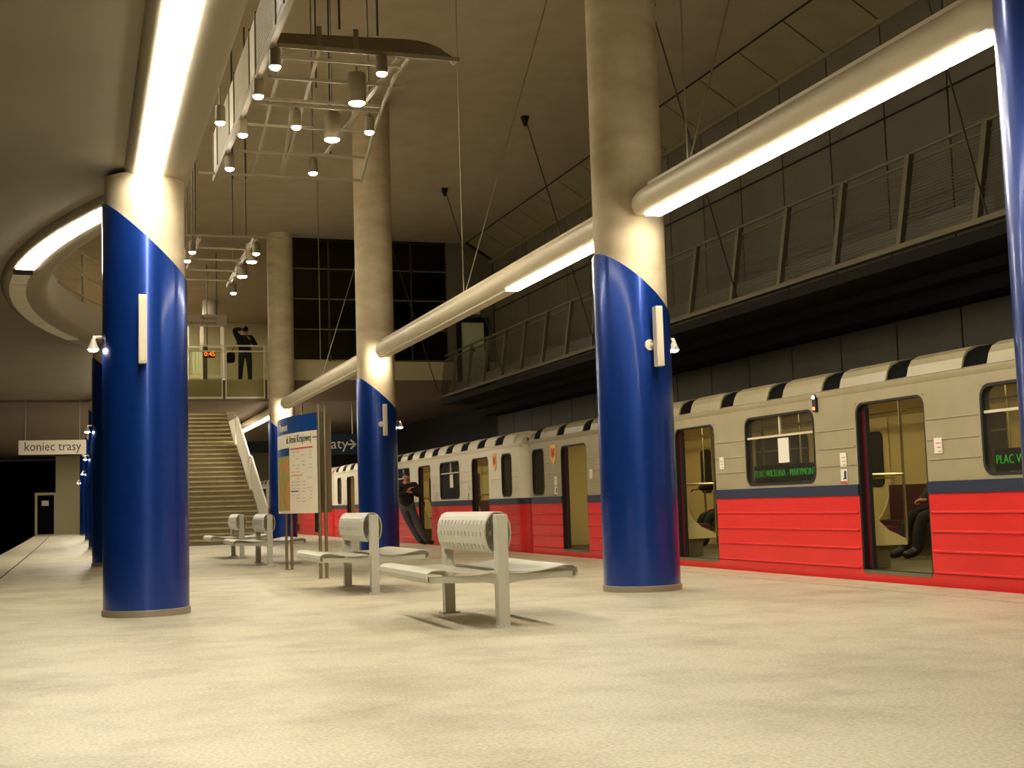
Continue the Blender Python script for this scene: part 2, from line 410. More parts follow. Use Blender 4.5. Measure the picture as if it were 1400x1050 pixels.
# rooms behind: mezzanine hall
struct(MB().box(-3.8, 12.06, 56, 56.3, BR_Z, TOP).build('wall_mezzanine', 'mezz_wall'))
# ================================================================= COLUMNS
def column(x, y, ztop, zc, k, label, group, R=.385):
    t = thing('support_column', (x, y, 0), label, 'column', group)
    MB().lathe([(R - .02, .05), (R - .02, 1.5), (R - .02, 3.2), (R - .02, ztop)], x, y, 40).build('concrete_shaft', 'concrete', t, smooth=True)
    n_ = 48; vs = []; fs = []
    for zf in (0, 1):
        for rr in (R, R - .03):
            for i in range(n_):
                a = 2 * math.pi * i / n_
                vs.append((x + rr * math.cos(a), y + rr * math.sin(a), .06 if zf == 0 else zc - k * math.cos(a)))
    for i in range(n_):
        j = (i + 1) % n_
        fs += [(i, j, 2 * n_ + j, 2 * n_ + i), (n_ + i, 3 * n_ + i, 3 * n_ + j, n_ + j), (2 * n_ + i, 2 * n_ + j, 3 * n_ + j, 3 * n_ + i), (i, n_ + i, n_ + j, j)]
    o = MB().add(vs, fs).build('blue_cladding', 'blue', t, smooth=True); o['label'] = 'glossy blue cladding with a slanted top edge'
    MB().lathe([(R + .012, 0), (R + .012, .055), (R, .062)], x, y, 40).build('base_ring', 'steel_ring', t, smooth=True)
    return t
LC = [(.59, 12.62), (.61, 25.2), (.63, 37.75), (.59, 51.2), (.42, 64.9)]
RC = [(5.41, 5.95), (5.41, 12.3), (5.49, 24.9), (5.51, 37.5), (5.56, 50.1)]
Llab = ['blue and concrete column nearest the left, meeting the low soffit under the lit strip', 'second column of the left row, peeping out behind the nearest left column',
        'third column of the left row, mostly hidden behind the second', 'fourth column of the left row, a thin dark sliver', 'last column of the left row beside the pier at the platform end']
Rlab = ['dark column cut off by the right edge of the photograph', 'tall blue and concrete column in front of the train, right of the nearest bench',
        'tall blue column behind the second bench with a man leaning beyond it', 'distant blue column behind the information board and stair rail', 'farthest column under the bridge behind the stairs']
for (x, y), l in zip(LC, Llab): column(x, y, SOF + .02 if y < BR_Y else SOF, 3.45, .36, l, 'left row of columns')
for (x, y), l in zip(RC, Rlab): column(x, y, TOP if y < BR_Y else SOF, 3.62 if y < 8 else 3.08, .34, l, 'right row of columns', R=.388)
def column_lamp(x, y, side, label):
    X = x + side * .465; z = 2.46
    t = thing('column_lamp', (x + side * .39, y, z), label, 'lamp', 'small lamps on the columns')
    MB().tube([(x + side * .385, y, z + .10), (X, y, z + .10), (X, y, z + .07)], .014, 8).build('arm', 'white_paint', t)
    MB().lathe([(.02, z + .08), (.026, z + .055), (.054, z - .015), (.05, z - .015), (.022, z + .045)], X, y, 20, cap=False).build('shade', 'white_paint', t, smooth=True)
    MB().ball((X, y, z - .012), (.046, .046, .028), 14).build('bulb', 'side_on', t, smooth=True)
nm = ['nearest', 'second', 'third', 'fourth', 'last']
for i, (x, y) in enumerate(LC): column_lamp(x, y, -1, 'small glowing cone lamp on the track side of the %s left column' % nm[i])
for i, (x, y) in list(enumerate(RC))[1:4]: column_lamp(x, y, 1, 'small glowing cone lamp facing the train on the %s blue column' % ['', 'big foreground right', 'middle right', 'distant right'][i])
def speaker(px, y, z0, z1, cx, cy, label):
    X = at_y(px, 460, y).x
    t = thing('column_speaker', (X, y, z0), label, 'loudspeaker', 'column loudspeakers')
    MB().box(X - .036, X + .036, y - .05, y + .05, z0, z1).build('body', 'white_paint', t, bevel=.006)
    MB().box(X - .03, X + .03, y - .056, y - .049, z0 + .02, z1 - .02).build('grille', 'housing', t)
    zc = z0 + (z1 - z0) * .38; ys_ = cy - math.sqrt(max(.01, .385 ** 2 - (X - .05 - cx) ** 2))
    dx_ = .04 if cx > 2 else -.0
    MB().tube([(X - dx_ * .25, y + .05, zc), (X - dx_, ys_ + .01, zc)], .02, 10).build('bracket', 'white_paint', t)
    MB().tube([(X - dx_ * 1.1, ys_ - .012, zc), (X - dx_ * 1.2, ys_ + .02, zc)], .055 if cx > 2 else .03, 16).build('mounting_disc', 'white_paint', t)
speaker(195, 12.10, 2.26, 2.88, *LC[0], 'slim white column loudspeaker on the nearest left blue column')
speaker(900, 11.80, 2.22, 2.82, *RC[1], 'slim white column loudspeaker on the big right blue column')
speaker(524, 24.38, 2.26, 2.86, *RC[2], 'slim white column loudspeaker on the middle blue column')
# ================================================================= LIGHTS
def tube_light(x, y0, y1, lit, label, hang=(), zc=3.865, r=.155, up=False, added_spot=False):
    t = thing('tube_light', (x, (y0 + y1) / 2, zc - r), label, 'light', 'suspended tube lights of the right row')
    pr = [(r * math.cos(math.radians(a)), r * math.sin(math.radians(a))) for a in range(-54, 235, 16)]
    secs = [(y0, .25), (y0 + .03, .6), (y0 + .09, .88), (y0 + .2, 1), (y1 - .2, 1), (y1 - .09, .88), (y1 - .03, .6), (y1, .25)]
    vs = []; fs = []; k_ = len(pr)
    for yy, s_ in secs: vs += [(x + u * s_, yy, zc + v * s_) for u, v in pr]
    for i in range(len(secs) - 1): fs += [(i * k_ + j, i * k_ + (j + 1) % k_, (i + 1) * k_ + (j + 1) % k_, (i + 1) * k_ + j) for j in range(k_)]
    fs += [tuple(range(k_)), tuple((len(secs) - 1) * k_ + j for j in range(k_ - 1, -1, -1))]
    MB().add(vs, fs).build('housing', 'housing', t, smooth=True)
    zb = zc + r * math.sin(math.radians(-54)); yy = y1 - .28
    while yy > y0 + .3:
        y2 = max(yy - 1.53, y0 + .22); on = any(a - .1 <= y2 and yy <= b + .1 for a, b in lit)
        o = MB().box(x - .082, x + .082, y2 + .011, yy - .011, zb - .03, zb + .004).build('diffuser', 'tube_on' if on else 'white_paint', t)
        o['label'] = 'glowing diffuser' if on else 'unlit perforated diffuser'
        yy -= 1.53
    if up: [MB().box(x + sx - .006, x + sx + .006, y0 + .35, y1 - .35, zc + .12, zc + r + .012).build('added_uplight_lip', 'housing', t) for sx in (-.066, .066)]; MB().add([(x - .058, y0 + .4, zc + r + .002), (x + .058, y0 + .4, zc + r + .002), (x + .058, y1 - .4, zc + r + .002), (x - .058, y1 - .4, zc + r + .002)], [(0, 1, 2, 3)]).build('added_uplight_strip', 'added_up_on', t)  # upward strip and its lips, added to brighten ceiling and column tops
    if added_spot:  # spot added at the far tube end to brighten the column
        MB().lathe([(.062, 0), (.062, .04), (.05, .05)], 0, 0, 16).build('added_end_spot', 'housing', t).data.transform(Matrix.Translation((x, y1 + .005, zc - .07)) @ Matrix.Rotation(math.radians(-128), 4, 'X'))
        MB().lathe([(.001, .051), (.05, .051)], 0, 0, 16, cap=False).build('added_end_spot_lens', 'added_spot_on', t).data.transform(Matrix.Translation((x, y1 + .005, zc - .07)) @ Matrix.Rotation(math.radians(-128), 4, 'X'))
    for yh, xo in hang:
        MB().tube([(x, yh, zc + r - .01), (x, yh, TOP)], .009, 6).build('hanger_cable', 'cable', t)
        MB().tube([(x + .02, yh + .03, zc + r - .01), (x + xo, yh + .3, TOP)], .009, 6).build('hanger_cable', 'cable', t)
tube_light(5.41, -6.2, 5.55, [], 'suspended tube light running behind the dark column at the right edge', [(0, 1.6)], up=True)
tube_light(5.41, 6.36, 11.98, [(5, 12)], 'long lit tube light running from the big right column to the upper right corner', [(10.87, 1.62)], up=True)
tube_light(5.45, 12.62, 24.22, [], 'tube light between the big and the middle right columns, only its near end lit', [(18.55, 1.6)], up=True, added_spot=True)
tube_light(5.49, 25.22, 36.82, [], 'unlit tube light between the middle and the distant right columns', [(31.0, 1.6)], up=True, added_spot=True)
tube_light(5.53, 37.92, 49.6, [(38.5, 49)], 'distant lit tube light under the bridge beside the stairs')
# the near end of the second span is lit
for o in [o for o in bpy.data.objects if o.name.startswith('diffuser') and o.parent and 'only its near end' in o.parent.get('label', '')]:
    ymin = min((o.matrix_basis @ v.co).y for v in o.data.vertices) + o.parent.location.y
    if ymin < 15.5: o.data.materials[0] = M['tube_on']; o['label'] = 'glowing diffuser'
def strip_light(yl, label, zz=SOF, name='strip_light'):
    """yl: list of (y0, y1, lit) panels following the beam"""
    ym = (yl[0][0] + yl[-1][1]) / 2
    t = thing(name, (bow(ym) - .09, ym, zz), label, 'light', 'strip lights set in the left beam')
    for a, b, on in yl:
        q = MB(); L = []; R_ = []
        for k in range(5):
            yy = a + .018 + (b - a - .036) * k / 4; d = (bow(yy + .05) - bow(yy - .05)) / .1; nn = math.hypot(1, d)
            nx, ny = 1 / nn, -d / nn
            L.append((bow(yy) - nx * .20, yy - ny * .20)); R_.append((bow(yy) + nx * .015, yy + ny * .015))
        q.prism(L + R_[::-1], 'z', zz - .014, zz + .01)
        o = q.build('diffuser', 'tube_on' if on else 'white_paint', t); o['label'] = 'glowing diffuser' if on else 'unlit pale diffuser'
    return t
strip_light([(12.42 - 1.53 * (k + 1), 12.42 - 1.53 * k, True) for k in range(16)][::-1], 'bright strip light set in the soffit running up to the nearest left column')
bl = [(13.75 + .72 * k, 13.75 + .72 * (k + 1), True) for k in range(5)] + [(17.75 + .72 * k, 17.75 + .72 * (k + 1), False) for k in range(9)]
bs = strip_light(bl, 'curved strip light in the bowed beam behind the nearest left column, half of it lit')
MB().box(bow(17.55) - .21, bow(17.55) + .02, 17.37, 17.73, SOF - .008, SOF + .01).build('open_fitting', 'dark', bs)
strip_light([(26.8 + 1.53 * k, 26.8 + 1.53 * (k + 1), True) for k in range(6)], 'strip light in the beam between the second and third left columns')
strip_light([(39.5 + 1.53 * k, 39.5 + 1.53 * (k + 1), True) for k in range(19)], 'farthest strip light under the bridge above the last left columns')
# railing on the bowed slab edge, seen through the opening
rg = thing('balustrade', (0, 19.6, SOF + .52), 'pale balustrade above the bowed opening in the left soffit', 'railing')
for k in range(9):
    yy = 13.6 + 1.5 * k
    MB().tube([(bow(yy) + .1, yy, SOF + .5), (bow(yy) + .1, yy, SOF + 1.5)], .025, 8).build('post', 'catwalk_steel', rg)
for dz in (.75, 1.12, 1.5):
    MB().tube([(bow(13.3 + .5 * k) + .1, 13.3 + .5 * k, SOF + dz) for k in range(26)], .022, 6).build('rail', 'beam', rg)
# ================================================================= CATWALK
cw = thing('catwalk', (10.3, 20, 4.1), 'steel maintenance catwalk with mesh railing high above the train', 'catwalk')
XB, ZB, ZT = 10.3, 4.13, 5.36; LEAN = .14
MB().box(XB - .06, XB + .06, YN, BR_Y - .2, ZB - .05, ZB + .02).build('bottom_beam', 'catwalk_steel', cw)
MB().box(XB, 11.9, YN, BR_Y - .2, ZB - .25, ZB - .1).build('deck', 'dark', cw)
MB().box(XB + .22, XB + .25, YN, BR_Y - .2, ZB + .06, ZB + .34).build('kick_board', 'deck', cw)
MB().tube([(XB + LEAN, YN, ZT), (XB + LEAN, BR_Y - .2, ZT)], .032, 8).build('top_rail', 'catwalk_steel', cw)
MB().tube([(XB + LEAN + .03, YN, ZT - .12), (XB + LEAN + .03, BR_Y - .2, ZT - .12)], .022, 8).build('second_rail', 'catwalk_steel', cw)
y0 = 13.0
post = None; meshp = None
for k in range(-4, 16):
    yy = y0 + PW * k
    if post is None:
        post = MB().add([(XB - .04 + dx + (LEAN if z > 5 else 0), yy + dy + (-.12 if z > 5 else 0), z) for z in (ZB, ZT - .02) for dx, dy in ((0, -.05), (.08, -.05), (.08, .05), (0, .05))],
                        [(0, 3, 2, 1), (4, 5, 6, 7), (0, 1, 5, 4), (1, 2, 6, 5), (2, 3, 7, 6), (3, 0, 4, 7)]).build('post', 'catwalk_steel', cw); py0 = yy
        q = MB()
        for j in range(24):
            f = j / 23; z = ZB + .05 + (ZT - .2 - ZB) * f; xx = XB + .02 + LEAN * f
            q.box(xx - .004, xx + .004, yy + .06, yy + PW - .06, z - .005, z + .005)
        for j in range(20):
            yv = yy + .08 + (PW - .16) * j / 19
            q.add([(XB + .02, yv, ZB), (XB + .02, yv + .006, ZB), (XB + .02 + LEAN, yv + .006, ZT - .14), (XB + .02 + LEAN, yv, ZT - .14)], [(0, 1, 2, 3)])
        meshp = q.build('mesh_panel', 'mesh_steel', cw)
    else:
        inst(post, 'post', (0, yy - py0, 0), cw); inst(meshp, 'mesh_panel', (0, yy - py0, 0), cw)
for k in range(5):
    yy = 12.6 + 6.28 * k
    MB().tube([(8.75, yy - .2, TOP), (XB, yy + .2, ZB)], .013, 6).build('stay_cable', 'dark_cable', cw)
    MB().lathe([(.03, TOP - .2), (.09, TOP - .02), (.09, TOP)], 8.75, yy - .2, 10).build('stay_anchor', 'dark', cw)
# ================================================================= HANGING LIGHT RACKS
ZR = 6.3
def downlight(px, py, big, label, zt):
    p = at_z(px, py, ZR - .26); r = .115 if big else .07; h = .40 if big else .24
    t = thing('downlight', (p.x, p.y, p.z), label, 'light', 'downlights on the hanging racks')
    MB().lathe([(r * .55, p.z + h), (r * .9, p.z + h - .015), (r, p.z + h - .05), (r, p.z + .01), (r - .012, p.z), (r - .012, p.z + .03)], p.x, p.y, 20, cap=False).build('can', 'fixture_grey', t, smooth=True)
    MB().lathe([(.001, p.z + h), (r * .55, p.z + h)], p.x, p.y, 20, cap=False).build('cap', 'fixture_grey', t)
    MB().ball((p.x, p.y, p.z + .005), (r * .92, r * .92, .04), 16).build('lamp_lens', 'down_on', t, smooth=True)
    MB().tube([(p.x, p.y, p.z + h), (p.x, p.y, TOP if (px, py) in ((301, 168), (505, 181), (256, 357), (263, 345), (319, 401), (428, 237), (454, 191)) else max(ZR, p.z + h) + .08)], .012, 6).build('stem', 'fixture_grey', t)
r1 = thing('light_rack', (3.0, 17, ZR), 'near hanging lattice rack with mesh side and curved wing holding downlights', 'light rack')
def bar(parent, a, b, ww=.03, hh=.04, m_='rack_paint', name='bar'):
    a, b = Vector(a), Vector(b); d = (b - a).normalized(); s_ = d.cross(Vector((0, 0, 1))).normalized() * ww; u = Vector((0, 0, hh))
    q = MB(); vs = [p + s_ * i + u * j for p in (a, b) for i, j in ((-1, -1), (1, -1), (1, 1), (-1, 1))]
    q.add(vs, [(0, 1, 2, 3), (7, 6, 5, 4), (0, 4, 5, 1), (1, 5, 6, 2), (2, 6, 7, 3), (3, 7, 4, 0)])
    return q.build(name, m_, parent)
A = at_z(402, 0, ZR); B = at_z(292, 245, ZR); XL = B.x + .02
bar(r1, (XL + .03, A.y - 3, ZR), (XL, B.y, ZR), .035, .05, 'rack_paint', 'side_beam')
for (xa, ya, xb, yb) in ((272, 236, 496, 246), (322, 206, 500, 214), (337, 170, 510, 182), (348, 134, 522, 149), (352, 141, 522, 152), (368, 105, 548, 118), (384, 78, 550, 91)):
    p = at_z(xa, ya, ZR); q_ = at_z(xb, yb, ZR); bar(r1, (p.x, p.y, ZR), (q_.x, p.y, ZR), .016, .02, 'rack_paint', 'cross_bar')
for (xa, ya, xb, yb) in ((437, 66, 388, 232), (545, 78, 444, 212), (388, 66, 346, 240), (400, 140, 385, 240)):
    p = at_z(xa, ya, ZR + .03); q_ = at_z(xb, yb, ZR + .03); bar(r1, p, q_, .022, .02, 'rack_paint', 'long_bar')
ep = [at_z(x, y, ZR) for x, y in ((560, 78), (540, 103), (523, 145), (511, 180), (502, 215), (494, 246))]
MB().tube(ep, .025, 6).build('curved_edge_bar', 'rack_paint', r1)
# curved wing at the near end
a = at_z(380, 62, ZR); b = at_z(628, 82, ZR); q = MB(); vs = []; N_ = 14
for k in range(N_ + 1):
    f = k / N_; x = a.x + (b.x - a.x) * f; rise = .30 * math.sqrt(max(0, 1 - max(0, (f - .72) / .28) ** 2)) * (.75 + .25 * f)
    vs += [(x, a.y, ZR + .02), (x, a.y + .25, ZR + .02 + rise), (x, a.y + .28, ZR + .02 + rise), (x, a.y + .03, ZR)]
fs = [(4 * k + i, 4 * k + (i + 1) % 4, 4 * k + 4 + (i + 1) % 4, 4 * k + 4 + i) for k in range(N_) for i in range(4)]
q.add(vs, fs).build('curved_wing', 'fixture_grey', r1)
bar(r1, (a.x, a.y, ZR), (b.x, a.y, ZR), .02, .025, 'rack_paint', 'wing_edge')
for f in (.22, .42): MB().box(a.x + (b.x - a.x) * f - .03, a.x + (b.x - a.x) * f + .03, a.y - .01, a.y + .01, ZR, ZR + .27).build('wing_rib', 'fixture_grey', r1)
# mesh side panels standing on the side beam, alternating with solid plates
yy = B.y; k = 0
while yy > 10.5:
    L = .62 if k % 2 == 0 else 1.75
    if k % 2 == 0:
        MB().box(XL - .015, XL + .005, yy - L + .02, yy - .02, ZR + .06, ZR + .75).build('solid_plate', 'mesh_white', r1)
    else:
        q = MB()
        for j in range(13): q.box(XL - .012, XL + .004, yy - L + .03, yy - .03, ZR + .06 + .056 * j, ZR + .085 + .056 * j)
        for j in range(20): q.box(XL - .014, XL + .006, yy - L + .03 + (L - .085) * j / 19, yy - L + .055 + (L - .085) * j / 19, ZR + .06, ZR + .75)
        q.build('mesh_panel', 'mesh_white', r1)
    MB().box(XL - .03, XL + .02, yy - .02, yy + .02, ZR, ZR + .8).build('upright', 'fixture_grey', r1)
    yy -= L; k += 1
for (px, py) in ((464, 40), (516, 50), (452, 214), (318, 245), (336, 245), (432, 120)):
    p = at_z(px, py, ZR); MB().tube([(p.x, p.y, ZR), (p.x, p.y, TOP)], .014, 6).build('hanger_rod', 'dark_cable', r1)
dl1 = [(376, 92, 0, 'downlight at the near left of the rack beside the mesh panel'), (353, 132, 0, 'second downlight along the mesh side of the rack'), (332, 185, 0, 'third downlight along the mesh side of the rack'),
       (314, 231, 0, 'downlight at the far left corner of the near rack'), (301, 168, 0, 'downlight outside the mesh panel of the near rack'), (405, 174, 0, 'small downlight in the middle of the near rack'),
       (522, 101, 0, 'downlight under the curved wing of the near rack'), (505, 181, 0, 'downlight in front of the tall concrete shaft'), (428, 237, 0, 'downlight at the far end of the near rack'),
       (488, 141, 1, 'big cylindrical downlight, the nearer one, on the near rack'), (454, 191, 1, 'big cylindrical downlight, the farther one, on the near rack')]
for px, py, bg, l in dl1: downlight(px, py, bg, l, ZR)
r2 = thing('light_rack', (3.2, 28, ZR), 'far hanging lattice rack with downlights, above the bridge in view', 'light rack')
a = at_z(349, 324, ZR); b = at_z(311, 391, ZR); bar(r2, a, b, .03, .045, 'rack_paint', 'side_beam')
a2 = at_z(273, 324, ZR); b2 = at_z(256, 368, ZR); bar(r2, a2, b2, .03, .045, 'rack_paint', 'side_beam')
for k in range(5):
    f = k / 4.6; y_ = a.y + (b.y - a.y) * f; xr = a.x + (b.x - a.x) * f
    bar(r2, (1.8, y_, ZR), (xr + (.6 if k == 0 else 0), y_, ZR), .015, .02, 'rack_paint', 'cross_bar')
for (px, py) in ((267, 322), (318, 324), (336, 324)):
    p = at_z(px, py, ZR); MB().tube([(p.x, p.y, ZR), (p.x, p.y, TOP)], .014, 6).build('hanger_rod', 'dark_cable', r2)
for px, py, bg, l in [(256, 357, 0, 'downlight just right of the nearest left column, lower of two'), (263, 345, 0, 'downlight just right of the nearest left column, upper of two'), (319, 401, 0, 'lowest downlight of the far rack, above the photographer'),
                      (331, 378, 1, 'big downlight of the far rack, lower one'), (344, 358, 1, 'big downlight of the far rack, upper one'), (350, 347, 0, 'topmost downlight of the far rack')]: downlight(px, py, bg, l, ZR)
# ================================================================= BENCHES
def make_bench():
    t = thing('platform_bench', (0, 0, 0), 'x', 'bench', 'steel benches along the platform')
    for i, yp in enumerate((0, 1.5)):
        MB().box(-.044, .044, yp - .05, yp + .05, 0, .835).build('post', 'bench_paint', t, bevel=.006)
        MB().box(-.075, .075, yp - .075, yp + .075, 0, .012).build('foot_plate', 'bench_paint', t)
        for s_ in (-1, 1):
            pr = [(s_ * .04, .315), (s_ * .14, .335), (s_ * .56, .346), (s_ * .565, .392), (s_ * .3, .388), (s_ * .14, .390), (s_ * .04, .400)]
            MB().prism(pr, 'y', yp - .015, yp + .03).build('arm', 'bench_paint', t)
    for s_ in (-1, 1):
        pr = [(.075, .412), (.13, .408), (.2, .406), (.28, .409), (.36, .419), (.43, .433), (.49, .443), (.55, .440), (.59, .418), (.60, .385), (.585, .352), (.55, .338)]
        q = MB(); ny_ = 1; y0, y1 = -.05, 1.55; th = .007; nn = len(pr); nrm = []
        for i in range(nn):
            d = Vector((pr[min(i + 1, nn - 1)][0] - pr[max(i - 1, 0)][0], pr[min(i + 1, nn - 1)][1] - pr[max(i - 1, 0)][1])).normalized(); nrm.append((-d.y, d.x))
        vs = []; fs = []
        for p, n_ in zip(pr, nrm):
            a_, b_ = (s_ * p[0], p[1]), (s_ * (p[0] - n_[0] * th), p[1] - n_[1] * th)
            vs += [(a_[0], y0, a_[1]), (b_[0], y0, b_[1]), (b_[0], y1, b_[1]), (a_[0], y1, a_[1])]
        for i in range(nn - 1): fs += [(4 * i + j, 4 * i + (j + 1) % 4, 4 * i + 4 + (j + 1) % 4, 4 * i + 4 + j) for j in range(4)]
        fs += [(0, 1, 2, 3), tuple(4 * nn - 4 + j for j in (3, 2, 1, 0))]
        q.add(vs, fs)
        q.build('seat', 'bench_paint', t, smooth=True)
    half = [(.048, .548), (.075, .578), (.091, .610), (.101, .668), (.103, .702), (.097, .758), (.086, .790), (.07, .818), (.046, .842), (.02, .851)]
    pr = [(-x, z) for x, z in half] + half[::-1]; slot = {1: 1, 4: 1, 6: 1}
    ys_ = [.07]; cells = []
    for k in range(12):
        ys_ += [.16 + k * .103, .16 + k * .103 + .022]
    ys_ += [1.43]
    q = MB(); vs = []; fs = []; nv = len(pr)
    for (x, z) in pr: vs += [(x, yy, z) for yy in ys_]
    m_ = len(ys_); rowslot = {1, 3, 5, nv - 2 - 1, nv - 2 - 3, nv - 2 - 5}
    for i in range(nv - 1):
        for j in range(m_ - 1):
            if i in rowslot and j % 2 == 1: continue
            fs.append((i * m_ + j, i * m_ + j + 1, (i + 1) * m_ + j + 1, (i + 1) * m_ + j))
    bk = q.add(vs, fs).build('backrest', 'bench_paint', t)
    sd = bk.modifiers.new('solid', 'SOLIDIFY'); sd.thickness = .010; sd.offset = 0
    bk['label'] = 'rolled sheet backrest pierced by rows of slots'
    return t
def copy_tree(o, parent=None):
    c = o.copy(); col.objects.link(c); c.parent = parent
    for ch in list(o.children): copy_tree(ch, c)
    return c
bench = make_bench(); blab = ['nearest grey steel back-to-back bench with slotted backrest', 'second grey steel bench, in front of the middle blue column',
                              'third grey steel bench, beyond the information board', 'farthest grey steel bench, just before the stairs']
bs_ = [bench] + [copy_tree(bench) for _ in range(3)]
for o, yb, l in zip(bs_, (9.41, 13.88, 22.0, 25.95), blab): o.location = (3.0, yb, 0); o['label'] = l
# ================================================================= INFORMATION BOARD
def arcp(t_, side, off=0):
    xc = 3.03 if side < 0 else 3.09
    return (xc + side * ((.30 if side < 0 else .32) * 4 * t_ * (1 - t_) + off), 17.35 + 2.9 * t_)
ib = thing('information_board', (3.06, 18.8, 0), 'free-standing curved information board with blue header, map and timetable on steel poles', 'information board')
def sheet(side, t0, t1, z0, z1, m_, name, off=0, th=.012):
    N_ = 12; P = [arcp(t0 + (t1 - t0) * k / N_, side, off) for k in range(N_ + 1)]; P2 = [arcp(t0 + (t1 - t0) * k / N_, side, off - th) for k in range(N_, -1, -1)]
    return MB().prism(P + P2, 'z', z0, z1).build(name, m_, ib)
def board_text(body, size, z, tend, m_, parent, side=-1):
    """letters wrapped on the curved left face, ending at parameter tend (near side)"""
    o = text(body, size, m_, parent, Matrix.Identity(4), align='RIGHT', squeeze=.8)
    base = o.location.copy()
    for v in o.data.vertices:
        tt = tend - v.co.x / 3.05; p = arcp(tt, side, .004 + v.co.z * .5); v.co = Vector((p[0], p[1], z + v.co.y))
    return o
hd = sheet(-1, 0, 1, 1.965, 2.20, 'board_blue', 'header'); sp = sheet(-1, 0, 1, 1.79, 1.965, 'board_white', 'direction_strip')
mpn = sheet(-1, 0, 1, .86, 1.79, 'board_white', 'poster_panel'); sheet(1, 0, 1, .86, 2.20, 'board_back', 'rear_panel')
mp_ = sheet(-1, .31, .75, .90, 1.66, 'map_green', 'map', .003, .003); sheet(-1, .31, .75, 1.66, 1.77, 'board_blue', 'map_heading', .003, .003)
board_text('Marymont', .155, 2.06, .33, 'paper', hd); board_text('ul. Armii Krajowej', .15, 1.875, .06, 'print_dark', sp); sheet(-1, .012, .05, 1.868, 1.88, 'print_dark', 'arrow', .004, .003)
sheet(-1, .05, .29, 1.735, 1.755, 'print_red', 'red_rule', .003, .003); sheet(-1, .15, .28, 1.37, 1.385, 'print_orange', 'orange_rule', .003, .003); sheet(-1, .2, .29, 1.155, 1.17, 'sticker_blue', 'blue_rule', .003, .003)
for c0 in (.06, .12, .18, .24):
    for r_ in range(16):
        z = 1.70 - .045 * r_
        if 1.35 < z < 1.42 or random.random() < .25: continue
        sheet(-1, c0, c0 + random.uniform(.02, .045), z - .008, z, 'print_grey', 'text_line', .002, .002)
for x, y, zt in ((3.02, 17.30, 2.30), (3.10, 17.30, 2.28), (3.02, 20.28, 2.22), (3.10, 20.28, 2.22)):
    o = MB().tube([(x, y, 0), (x, y, zt)], .022, 12).build('pole', 'post_steel', ib, smooth=True)
    MB().lathe([(.042, 0), (.042, .008)], x, y, 14).build('foot_flange', 'post_steel', ib)
MB().box(3.035, 3.05, 17.31, 17.37, .87, 2.22).build('edge_bar', 'dark', ib)
# ================================================================= HANGING SIGNS
YS = 37.6
a = at_y(25.5, 602.5, YS); b = at_y(118, 620.5, YS)
s1 = thing('hanging_sign', ((a.x + b.x) / 2, YS, b.z), 'white hanging sign reading koniec trasy at the far left', 'sign')
MB().box(a.x, b.x, YS - .04, YS + .04, b.z, a.z).build('panel', 'board_white', s1)
text('koniec trasy', (a.z - b.z) * .90, 'print_dark', s1, facing_cam(((a.x + b.x) / 2, YS - .042, (a.z + b.z) / 2 + .015)), squeeze=.86)
for px in (34.5, 109): x = at_y(px, 600, YS).x; MB().tube([(x, YS, a.z), (x, YS, SOF + .08)], .012, 6).build('hanger_rod', 'cable', s1)
YS = 38.6; a = at_y(405, 597, YS); b = at_y(520, 619, YS)
s2 = thing('hanging_sign', ((a.x + b.x) / 2, YS, b.z), 'dark blue hanging sign with white arrow between board and middle column', 'sign')
MB().box(a.x, b.x, YS - .05, YS + .05, b.z - .02, a.z + .05).build('panel', 'sign_navy', s2)
p = at_y(449.5, 608, YS); text('aty', .44, 'paper', s2, facing_cam((p.x + .31, YS - .053, (a.z + b.z) / 2 + .02)), align='CENTER')
p = at_y(481, 607.5, YS)
MB().box(p.x - .14, p.x + .12, YS - .056, YS - .05, p.z - .022, p.z + .022).add([(p.x + .14, YS - .056, p.z), (p.x - .03, YS - .056, p.z + .15), (p.x - .07, YS - .056, p.z + .12), (p.x + .06, YS - .056, p.z), (p.x - .07, YS - .056, p.z - .12), (p.x - .03, YS - .056, p.z - .15)],
   [(0, 1, 2, 3), (0, 3, 4, 5)]).build('arrow', 'paper', s2)
for px in (414, 482): x = at_y(px, 590, YS).x; MB().tube([(x, YS, a.z), (x, YS, SOF)], .02, 6).build('hanger_rod', 'cable', s2)
